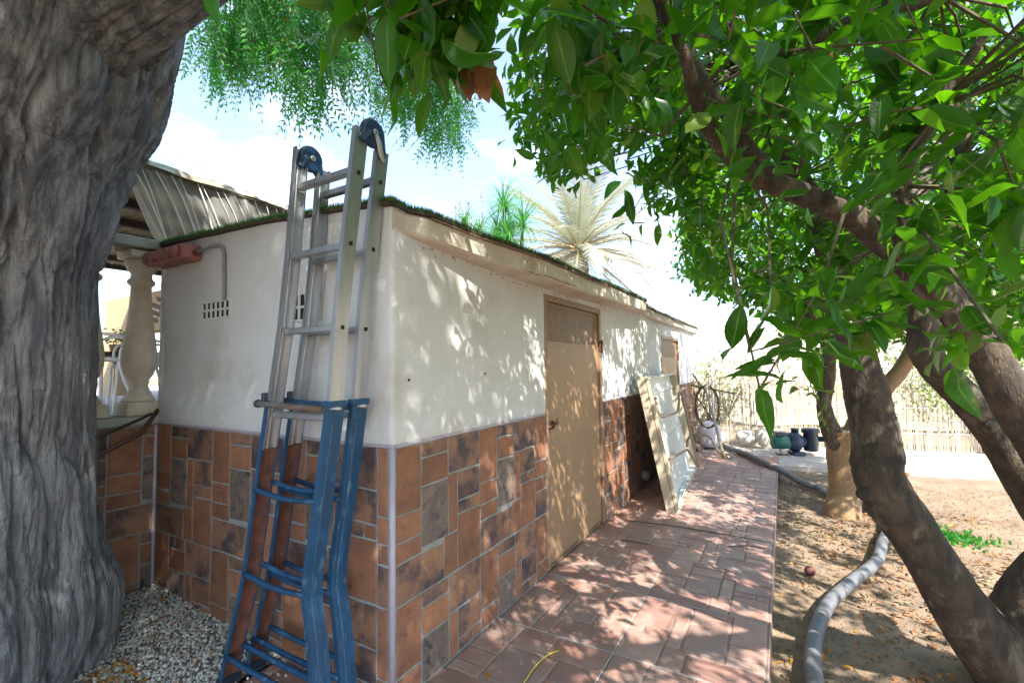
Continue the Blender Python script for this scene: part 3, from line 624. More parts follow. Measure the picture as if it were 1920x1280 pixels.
mb = MB(); mb.tube([(-3.585, 1.255, 2.735), (-3.575, 1.33, 2.55), (-3.56, 1.42, 2.34), (-3.55, 1.50, 2.20)], [.010,.014,.022,.03], 8, smooth_n=4, flat=.4); o = mb.build('gathered_edge', m, bpy.data.objects['netting'], True)
# cloth rolled along the eave, sunlit patches put into its colour
nu, nv = 160, 10; V = []
for i in range(nu):
    y = 1.25+3.6*i/(nu-1)
    for j in range(nv):
        a = math.pi*1.1*j/(nv-1); r = .035+.012*float(fbm(y*5, j*.5, 2, 3)); V.append((-3.575+math.cos(a)*r, y, 2.735+math.sin(a)*r*1.3+.01*float(fbm(y*3, 0, 1, 2))))
link('rolled_cloth', np_mesh('rolled_cloth', V, grid_faces(nu, nv), True), pg, mat('sunlit_cloth', (.50,.44,.36), (.34,.28,.22), 9, c3=(.7,.67,.6), s3=6, lo3=.5, hi3=.6, rough=.9, bump=.6, bscale=30))
# beige house beam and bright terrace back
hb = thing('house_front', 'beige rendered house front beyond the terrace chairs', 'house', (-9, 4, 1))
MB().box((-9.6, 3.2, 1.98), (-3.75, 3.5, 2.55)).build('beam', beige_m, hb)
MB().box((-9.6, 3.2, 1.0), (-9.2, 3.5, 1.979)).build('pier', beige_m, hb)
pw = thing('planter_wall', 'low terracotta planter wall with green plants past the terrace chairs', 'planter', (-7, 6.5, 1))
MB().bbox((-9.5, 5.4, 1.0), (-3.8, 5.7, 1.28)).build('planter_box', terra, pw)
gw = thing('garden_wall', 'bright white garden wall far behind the terrace', 'wall', (-10, 9, 1))
MB().box((-15, 8.6, .9), (-4.0, 8.8, 1.75)).build('wall_face', white_paint, gw); MB().bbox((-15, 8.5, 1.7505), (-4.0, 8.9, 1.82)).build('capping', white_paint, gw)
# chairs
def terrace_chair(p, ang, label):
    c = thing('sling_chair', label, 'chair', p, 'sling chairs on the terrace'); R = Matrix.Rotation(ang, 4, 'Z'); M = Matrix.Translation(p) @ R
    def T(q): return M @ Vector(q)
    for s in (-1, 1):
        MB().tube([T((s*.25,.22,0)), T((s*.25,.20,.30)), T((s*.25,.16,.44)), T((s*.25,-.22,.42))], .014, 8, smooth_n=3, flat=.7).build('frame', white_paint, c, True)
        MB().tube([T((s*.25,-.30,0)), T((s*.25,-.16,.40)), T((s*.24,-.24,.70)), T((s*.22,-.36,1.05))], .014, 8, smooth_n=3, flat=.7).build('leg', white_paint, c, True)
        MB().tube([T((s*.27,-.21,.64)), T((s*.29,.0,.66)), T((s*.28,.16,.62)), T((s*.26,.18,.44))], .013, 8, smooth_n=3).build('armrest', white_paint, c, True)
    for k in range(10):
        z = .50+k*.055; y = -.19-.0032*k*k*.6-.008*k
        MB().bbox((-.235,-.006,-.023),(.235,.006,.023), M @ Matrix.Translation((0,y,z)) @ Matrix.Rotation(-.25,4,'X'), e=.003).build('back_band', sling, c)
    MB().bbox((-.24,-.18,.42),(.24,.20,.435), M).build('seat', sling, c)
terrace_chair((-5.427, 1.843, 1.068), 2.5, 'white framed sling chair nearest the big trunk on the terrace')
terrace_chair((-5.404, 2.091, 1.018), 2.9, 'white framed sling chair directly behind the cream baluster')
tb = thing('terrace_table', 'dark topped terrace table with a green potted plant on it', 'table', (-6.542, 2.357, 1.001))
tp = Vector((-6.542, 2.357, 1.001)); MB().bbox((tp.x-.5, tp.y-.4, 1.56), (tp.x+.5, tp.y+.4, 1.60)).build('table_top', rafter, tb)
for sx in (-.44, .44):
    for sy in (-.34, .34): MB().tube([(tp.x+sx, tp.y+sy, 1.0), (tp.x+sx, tp.y+sy, 1.559)], .018, 8).build('leg', white_paint, tb)
tpl = thing('potted_plant', 'small green plant in a pot on the terrace table', 'plant', (tp.x+.1, tp.y-.1, 1.60))
MB().lathe([(.05,1.601),(.065,1.68),(.07,1.69),(.06,1.69)], (tp.x+.1, tp.y-.1, 0), 16).build('pot', terra, tpl)
# pipe and cable at the corner
tag(MB().tube([(-3.478, 1.443, 1.145), (-3.40, 1.33, 1.02), (-3.267, 1.081, 0.937), (-3.30,.70,.66)], .014, 10).build('brown_pipe', paint_brown, None, True), 'thin brown pipe slanting down from the shed corner behind the trunk', 'pipe')
tag(MB().tube([(-3.46,1.40,1.125), (-3.40,1.22,1.06), (-3.41,1.05,1.00), (-3.44,.85,1.02)], .008, 8, smooth_n=5).build('black_cable', black_cable, None, True), 'black cable sagging across the terrace wall coping', 'cable')

# ------------------------------------------------------------------ big furrowed tree
bt = thing('furrowed_tree', 'huge old tree with deeply furrowed grey bark filling the left side', 'tree', (-2.9, .5, 0))
CT = [(Vector((-3.230, 0.481, -0.302)), .66), (Vector((-3.208, 0.471, 0.078)), .60), (Vector((-3.188, 0.469, 0.302)), .62), (Vector((-3.177, 0.458, 0.593)), .565), (Vector((-3.134, 0.466, 0.884)), .515), (Vector((-3.097, 0.466, 1.241)), .470),
      (Vector((-3.086, 0.455, 1.532)), .480), (Vector((-3.081, 0.438, 1.868)), .495), (Vector((-3.023, 0.453, 2.181)), .51), (Vector((-2.948, 0.478, 2.493)), .535), (Vector((-2.819, 0.533, 2.827)), .575), (Vector((-2.735, 0.557, 3.251)), .56), (Vector((-2.866, 0.442, 3.903)), .42), (Vector((-3.028, 0.297, 4.756)), .36), (Vector((-3.150, 0.172, 5.654)), .26)]
CT[0] = (Vector((CT[0][0].x, CT[0][0].y, -.25)), .66)
def spline(C, n):
    P_ = []; R_ = []
    for i in range(len(C)-1):
        p0, p1, p2, p3 = C[max(i-1,0)][0], C[i][0], C[i+1][0], C[min(i+2,len(C)-1)][0]
        for k in range(n):
            t = k/n; P_.append(.5*((2*p1)+(p2-p0)*t+(2*p0-5*p1+4*p2-p3)*t*t+(3*p1-p0-3*p2+p3)*t**3)); a, b = C[i][1], C[i+1][1]; s = t*t*(3-2*t); R_.append(a+(b-a)*s)
    P_.append(C[-1][0]); R_.append(C[-1][1]); return P_, R_
def bark_h(u, v, seed, sc=1.0):
    # u across, v along, metres; interlacing ridges
    u = u/sc; v = v/sc
    wu = u+.032*fbm(u*4, v*1.7, seed, 3)+.03*vnoise(u*1.2, v*.9, seed+3)
    r = np.abs(fbm(wu*15, v*1.15, seed+1, 2, .35)); r2 = np.abs(fbm(wu*38+9, v*3.2, seed+5, 3, .5))
    brk = np.abs(vnoise(u*10+.6*vnoise(u*3, v*5, seed), v*9, seed+8))
    h = np.clip(r*3.4, 0, 1)**.8*.044+np.clip(r2*2, 0, 1)**.8*.010+.0035*fbm(u*75, v*9, seed, 3)+.002*fbm(u*120, v*90, seed+2, 2)-.004*np.clip(1-brk/.03, 0, 1)
    return h*sc
def bark_tube(C, nring, nseg, seed, sc=1.0, lobes=0.0, zb=0.0, umin=0, umax=2*math.pi):
    P_, R_ = spline(C, nring); P_ = np.array([tuple(p) for p in P_]); R_ = np.array(R_); n = len(P_)
    T = np.gradient(P_, axis=0); T /= np.linalg.norm(T, axis=1)[:, None]
    U = np.zeros_like(P_); u = np.array([1., 0, 0]); u -= T[0]*(u@T[0]); u /= np.linalg.norm(u)
    for i in range(n): u = u-T[i]*(u@T[i]); u /= np.linalg.norm(u); U[i] = u
    W = np.cross(T, U); L = np.concatenate([[0], np.cumsum(np.linalg.norm(np.diff(P_, axis=0), axis=1))])
    A = np.linspace(0, 2*math.pi, nseg, endpoint=False); AA, LL = np.meshgrid(A, L); RR = R_[:, None]*np.ones_like(AA)
    if lobes:
        fl = np.clip((.95-P_[:, 2])/.95, 0, 1)[:, None]**1.3
        RR = RR*(1+lobes*fl*np.sin(AA*5+1.1+LL*.5)+.5*lobes*fl*np.sin(AA*9+.4))+.018*np.sin(AA*7+2*LL)+.012*np.sin(AA*12-3*LL+1)
    ca, sa = np.cos(AA), np.sin(AA); rm = float(np.mean(R_))
    # periodic bark: blend two parametrisations round the seam
    h1 = bark_h(AA*rm, LL, seed, sc); h2 = bark_h((AA-2*math.pi)*rm, LL, seed, sc); bl = np.clip((AA-2*math.pi+.7)/.7, 0, 1)
    H = h1*(1-bl)+h2*bl; RR = RR+H-.02*sc
    V = P_[:, None]+U[:, None]*(ca*RR)[..., None]+W[:, None]*(sa*RR)[..., None]
    i, j = np.meshgrid(np.arange(n-1), np.arange(nseg), indexing='ij'); a = (i*nseg+j).ravel(); b = (i*nseg+(j+1) % nseg).ravel()
    return V.reshape(-1, 3), np.stack([a, b, b+nseg, a+nseg], 1)
V, Fc = bark_tube(CT, 58, 640, 11, 1.0, .055); link('trunk', np_mesh('trunk', V, Fc, True), bt, bark_big)
LB = [(Vector((-2.964, 0.542, 2.245)), .03), (Vector((-2.814, 0.611, 2.541)), .12), (Vector((-2.566, 0.674, 2.749)), .21), (Vector((-2.340, 0.727, 2.900)), .235), (Vector((-2.115, 0.782, 2.996)), .225), (Vector((-1.852, 0.902, 3.161)), .20), (Vector((-1.608, 1.191, 3.615)), .17), (Vector((-1.378, 1.682, 4.427)), .12)]
V, Fc = bark_tube(LB, 60, 520, 23, .7); link('limb', np_mesh('limb', V, Fc, True), bt, bark_big)
for pts in (((900,-460,2.3),(700,-500,3.2),(560,-260,3.9)), ((900,-460,2.3),(960,-420,3.4),(820,-160,4.6)), ((680,-300,1.95),(500,-420,3.0),(430,-200,3.6))):
    pass
br = MB(); br.tube([(-1.184, 1.795, 4.424), (-2.098, 2.244, 5.468), (-3.137, 2.356, 5.105), (-3.560, 2.268, 4.402)], [.10,.06,.03,.010], 10, smooth_n=5)
br.tube([(-1.184, 1.795, 4.424), (-1.866, 2.822, 5.803), (-2.695, 3.397, 5.566), (-3.003, 3.515, 4.458)], [.09,.05,.03,.009], 10, smooth_n=5)
br.tube([(-1.443, 1.287, 3.612), (-2.693, 1.699, 4.914), (-3.515, 1.925, 4.753), (-3.674, 1.983, 4.167)], [.08,.05,.025,.008], 10, smooth_n=5); br.build('bough', bark_big, bt, True)
# leaf templates --------------------------------------------------
def leaf_t(rows, wd, droop, fold, tip=1.0, curl=0.0):
    V = []; 
    for i in range(rows+1):
        t = i/rows; w_ = wd*.5*math.sin(math.pi*min(1, t**.82))**.75*(1 if 0 < i < rows else 0)+(.012 if i == 0 else 0)
        if i == rows: w_ = .004
        y = t; z = -droop*t*t+.06*math.sin(t*9)*curl
        V += [(-w_, y, z+fold*w_), (0, y, z), (w_, y, z+fold*w_*(1-curl*.5))]
    Fc = []
    for i in range(rows):
        a = i*3; Fc += [(a, a+1, a+4, a+3), (a+1, a+2, a+5, a+4)]
    return V, Fc
def frames(D, up):
    D = D/np.linalg.norm(D, axis=1)[:, None]; X = np.cross(D, up); X /= np.linalg.norm(X, axis=1)[:, None]+1e-9; Z = np.cross(X, D)
    return np.stack([X, D, Z], 2)
# pinnate foliage
CL_L = np.array([(-393,230,514),(-424,221,501),(-287,213,432),(-405,215,451),(-322,218,476),(-340,186,387),(-273,227,385),(-382,221,438),(-441,238,544),(-371,195,406),(-366,242,458),(-360,195,402),(-374,280,499),(-322,168,433),(-345,276,463),(-447,227,542),(-264,216,443),(-334,188,381),(-328,255,479),(-268,202,386),(-373,212,431),(-315,273,484),(-320,267,503),(-364,237,406),(-337,209,472),(-333,258,495),(-269,202,340),(-292,203,381),(-386,269,478),(-394,202,495),(-288,210,431),(-402,206,440),(-347,279,443),(-378,238,432),(-416,209,502),(-337,288,472),(-403,223,499),(-337,191,466),(-326,192,448),(-373,191,385),(-417,260,477),(-312,196,420),(-362,295,552),(-337,237,418),(-270,223,376),(-353,230,469),(-345,191,396),(-438,224,439),(-309,204,378),(-312,184,410),(-346,280,438),(-306,245,465),(-347,239,390),(-467,232,561),(-304,253,417),(-406,262,483),(-435,224,507),(-343,230,449),(-387,199,476),(-282,202,343),(-344,258,469),(-313,240,411),(-348,224,498),(-340,202,454),(-294,208,348),(-312,258,461),(-262,220,448),(-401,240,457),(-288,215,391),(-365,207,477),(-294,230,375),(-303,189,369),(-314,213,359),(-363,282,478),(-386,237,506),(-317,270,498),(-356,292,492),(-266,212,395),(-273,231,425),(-259,210,368),(-396,205,488),(-313,222,442),(-389,263,477),(-272,216,406),(-426,211,505),(-322,176,430),(-344,221,494),(-295,204,450),(-379,252,446),(-380,222,436),(-353,216,409),(-346,288,467),(-340,267,469),(-349,178,395),(-361,258,496),(-420,212,459),(-261,214,426),(-395,242,466),(-415,229,530),(-296,238,396),(-378,190,463),(-310,182,383),(-350,286,544),(-331,198,426),(-312,249,413),(-374,265,428),(-330,195,413),(-371,252,496),(-339,230,420),(-357,176,407),(-285,219,385),(-359,206,437),(-271,210,372),(-360,204,415),(-350,213,458),(-452,233,435),(-353,304,488),(-334,208,476),(-398,219,419),(-293,233,416),(-268,295,372),(-281,324,459),(-285,341,378),(-304,332,494),(-273,297,385),(-349,355,472),(-266,319,415),(-295,392,396),(-303,313,435),(-306,293,467),(-355,361,506),(-353,331,464),(-317,370,454),(-319,345,485),(-308,298,441),(-270,360,431),(-318,371,531),(-250,308,365),(-331,357,430),(-322,336,501),(-361,351,507),(-306,301,470),(-322,349,451),(-329,317,407),(-293,291,399),(-246,324,449),(-378,357,451),(-249,313,406),(-296,292,463),(-285,294,454),(-269,307,407),(-292,387,418),(-298,401,431),(-288,380,404),(-298,339,468),(-277,312,420),(-286,285,446),(-340,371,439),(-279,355,452),(-305,338,457),(-333,357,471),(-322,385,512),(-313,353,477),(-372,350,511),(-367,352,502),(-249,310,395),(-345,359,438),(-288,354,475),(-296,298,393),(-237,313,388),(-263,348,419),(-292,370,512),(-307,378,425),(-298,372,390),(-341,371,514),(-271,333,411),(-254,319,386),(-276,294,449),(-270,327,430),(-294,355,381)])/100.
LT = leaf_t(2, .36, .1, .2)
locs = []; dirs = []; ups = []; sc_l = []; mbr = MB()
def pinnate_sprays(CL, nf, Lf):
    for c in CL:
        for f in range(nf):
            d = RNG.normal(size=3); d[2] = -abs(d[2])-.9; d /= np.linalg.norm(d); o = c+RNG.normal(size=3)*.07; Ln = Lf*RNG.uniform(.7, 1.2)
            side = np.cross(d, RNG.normal(size=3)); side /= np.linalg.norm(side); np_ = 8; pts = []
            for k in range(np_+1):
                t = k/np_; p = o+d*Ln*t+np.array([0, 0, -.06*t*t]); pts.append(p)
                if k < 1: continue
                for s in ((-1, 1) if k < np_ else (0,)):
                    dd = d*.75+side*s*1.0+np.array([0, 0, -.25]); locs.append(p); dirs.append(dd); ups.append(np.cross(d, side)*.8+RNG.normal(size=3)*.25); sc_l.append(.052*RNG.uniform(.8, 1.15)*(1-.35*abs(t-.45)))
            mbr.tube([pts[0], pts[4], pts[8]], .0014, 3, cap=False)
pinnate_sprays(CL_L, 12, .30)
locs = np.array(locs); R = frames(np.array(dirs), np.array(ups))
scatter('foliage', LT[0], LT[1], R, locs, np.array(sc_l), pin_m, bt)
mbr.build('leaf_stalks', twig_m, bt, kind='stuff')
# high crown of the big tree, above the frame; a dense lobe is added for shade
def ell(n, c, r, lo=.3): q = RNG.normal(size=(n, 3)); q /= np.linalg.norm(q, axis=1)[:, None]; return np.array(c)+q*RNG.uniform(lo, 1, (n, 1))**.5*np.array(r)
cl_ = np.concatenate([ell(30000, (1.1, -2.5, 6.5), (3.3, 2.5, 1.3), .1), ell(13000, (-1.2, .2, 6.7), (3.6, 3.4, 1.3))]); cl_ = cl_[fbm(cl_[:, 0]*1.2, cl_[:, 1]*1.2, cl_[:, 2], 2) > -.45]
D = RNG.normal(size=(len(cl_), 3)); D[:, 2] -= .7
scatter('high_shade_foliage', LT[0], LT[1], frames(D, RNG.normal(size=(len(cl_), 3))+np.array([0, 0, 1.2])), cl_, RNG.uniform(.10, .17, len(cl_)), pin_m, bt)
# yellowing leaflets
lo2 = [];
for a in ((-3.227, 2.130, 4.129), (-3.203, 2.152, 3.984), (-3.222, 2.143, 3.955), (-3.199, 2.264, 4.097), (-3.283, 2.119, 3.757), (-3.228, 2.126, 4.191), (-3.173, 2.268, 4.287), (-3.150, 2.303, 3.926)):
    for k in range(4): lo2.append(np.array(a)+RNG.normal(size=3)*.025)
D = RNG.normal(size=(len(lo2), 3)); D[:, 2] -= 1.5
scatter('yellow_leaflets', LT[0], LT[1], frames(D, RNG.normal(size=(len(lo2), 3))), np.array(lo2), np.full(len(lo2), .06), yel_leaf, bt)

# ------------------------------------------------------------------ citrus trees
def bark_rf(seed, amp=.07):
    def f(i, a, p): return 1+.022*float(vnoise(math.cos(a)*9+seed, math.sin(a)*9+i*.9, seed+7))+amp*float(vnoise(math.cos(a)*1.3+seed, math.sin(a)*1.3+i*.13, seed))+amp*.5*float(vnoise(math.cos(a)*3+seed, math.sin(a)*3+i*.5, seed+4))
    return f
def limb(parent, name, pts, rad, m, seed, n=26, sn=13):
    return MB().tube(pts, rad, n, smooth_n=sn, rfun=bark_rf(seed)).build(name, m, parent, True)
def knot(parent, p, d, r, m, seed):
    d = Vector(d).normalized(); p = Vector(p)
    return MB().tube([p-d*r*1.2, p+d*r*.3, p+d*r*.8, p+d*r*.82, p+d*r*.6], [r*1.1, r, r*.85, r*.6, r*.1], 14, smooth_n=2, rfun=bark_rf(seed, .15)).build('pruned_stub', m, parent, True)
LEAVES = [leaf_t(6, w_, dr, fo, curl=cu) for w_, dr, fo, cu in ((.46,.10,.30,.0),(.42,.28,.45,.3),(.50,-.04,.2,.6),(.40,.45,.55,.5),(.48,.18,.65,-.4),(.38,.6,.4,1.2),(.44,.02,.8,.9),(.36,.3,.3,-1.0))]
LEAF_ME = []
for V, Fc in LEAVES:
    me = np_mesh('citrus_leaf', V, Fc, True); a = me.attributes.new('rib', 'FLOAT', 'POINT'); a.data.foreach_set('value', [0., 1., 0.]*(len(V)//3)); me.materials.append(leaf_near); LEAF_ME.append(me)
LS = leaf_t(3, .45, .16, .35)
def crown(tree, CL, per, size, anchors, single=True, mm=leaf_m, spread=.13, rng=RNG):
    CL = np.array(CL)/100.; loc = []; D = []; U = []; S = []; tw_ = MB(); anchors = np.array(anchors)
    for c in CL:
        td = rng.normal(size=3); td[2] -= .15; td /= np.linalg.norm(td); Lt = rng.uniform(.16, .30); pts = []
        m_ = int(per*rng.uniform(.6, 1.35)); nd = max(3, m_//2)
        base = c-td*Lt*.5
        for k in range(m_):
            t = rng.random(); p = base+td*Lt*t+rng.normal(size=3)*spread*.33
            d = rng.normal(size=3)*.75+td*.5+np.array([0, 0, -.38]); loc.append(p); D.append(d); U.append(rng.normal(size=3)*.5+np.array([0, 0, 1.0])); S.append(size*rng.uniform(.45, 1.22))
        a = anchors[np.argmin(((anchors-c)**2).sum(1))]; mid = (a+base)/2+rng.normal(size=3)*.04
        if np.linalg.norm(a-base) < .75: tw_.tube([a, mid, base, base+td*Lt], [.0055, .004, .003, .0016], 4, cap=False)
        else: tw_.tube([base+(a-base)*.25/np.linalg.norm(a-base), base, base+td*Lt], [.0035, .003, .0016], 4, cap=False)
    loc, D, U, S = map(np.array, (loc, D, U, S)); R = frames(D, U)
    v = loc-np.array(CAM); dist = np.linalg.norm(v, axis=1); fz = v @ np.array(FWD); rx_ = v @ np.array((.8639,.5036,-.0131)); ry_ = v @ np.array((.0372,-.0379,.9986))
    inview = (fz > .3) & (np.abs(rx_/np.maximum(fz, .01)) < 1.12) & (np.abs(ry_/np.maximum(fz, .01)) < .75)
    # nothing within reach of the lens itself
    ok = (dist > .55) & ~(inview & (rx_/np.maximum(fz, .01) < -.45) & (dist < 2)) & ~((rx_/np.maximum(fz, .01) < -.05) & inview & (dist < 1.6) & (ry_/np.maximum(fz, .01) < .50)); sc = np.where(inview & ok, S/dist, 0); idx = np.argsort(-sc)[:300] if single else np.array([], int)
    rest = np.ones(len(loc), bool); rest[idx] = False; rest &= ok
    for i in idx:
        if sc[i] <= 0: continue
        o = link('leaf', LEAF_ME[int(rng.integers(0, 8))], tree, loc=Vector(loc[i]), rot=Matrix(R[i].tolist()).to_quaternion(), scale=(S[i],)*3)
    scatter('foliage', LS[0], LS[1], R[rest], loc[rest], S[rest], mm, tree, smooth=True)
    tw_.build('twigs', twig_m, tree, kind='stuff')
# tree A: leaning dark trunk in the right foreground
tA = thing('citrus_tree', 'citrus tree whose dark leaning trunk rises from the bottom right corner', 'tree', (.86, 3.05, -.12))
ptA = [(1.048, 3.213, -0.282), (0.827, 3.021, 0.007), (0.633, 2.865, 0.325), (0.481, 2.760, 0.617), (0.374, 2.708, 0.830), (0.355, 2.719, 1.044), (0.335, 2.730, 1.240), (0.293, 2.714, 1.492), (0.248, 2.672, 1.745), (0.192, 2.625, 1.999), (0.106, 2.615, 2.298)]
ptA[0] = (ptA[0][0], ptA[0][1], -.22)
limb(tA, 'trunk', ptA, [.24,.145,.108,.098,.102,.094,.088,.070,.062,.055,.04], bark_or, 1.3, 40, 16)
limb(tA, 'limb', [(0.818, 3.014, 0.032), (0.858, 3.003, 0.213), (0.915, 2.967, 0.393), (1.022, 2.900, 0.619), (1.213, 2.937, 0.898)], [.12,.095,.09,.08,.06], bark_or, 2.1)
limb(tA, 'limb', [(0.106, 2.615, 2.298), (-0.019, 2.583, 2.584), (-0.128, 2.614, 2.940), (-0.226, 2.756, 3.488), (-0.361, 2.865, 4.229)], [.05,.04,.03,.025,.012], bark_or, 3.1)
limb(tA, 'limb', [(0.219, 2.649, 1.847), (0.465, 2.895, 2.075), (0.766, 3.278, 2.474), (1.006, 3.617, 3.023), (1.193, 3.909, 3.841)], [.06,.05,.04,.03,.015], bark_or, 4.1)
for k, (p, d, r) in enumerate((((0.300, 2.643, 0.800), (-.8,-.5,.1), .030), ((0.538, 2.747, 0.607), (.1,-1,.2), .018))): knot(tA, p, d, r, bark_or, k)
anA = [(0.106, 2.615, 2.298), (-0.019, 2.583, 2.584), (-0.128, 2.614, 2.940), (-0.226, 2.756, 3.488), (0.465, 2.895, 2.075), (0.766, 3.278, 2.474), (1.006, 3.617, 3.023), (0.297, 2.710, 1.593), (1.193, 3.909, 3.841), (-0.361, 2.865, 4.229)]
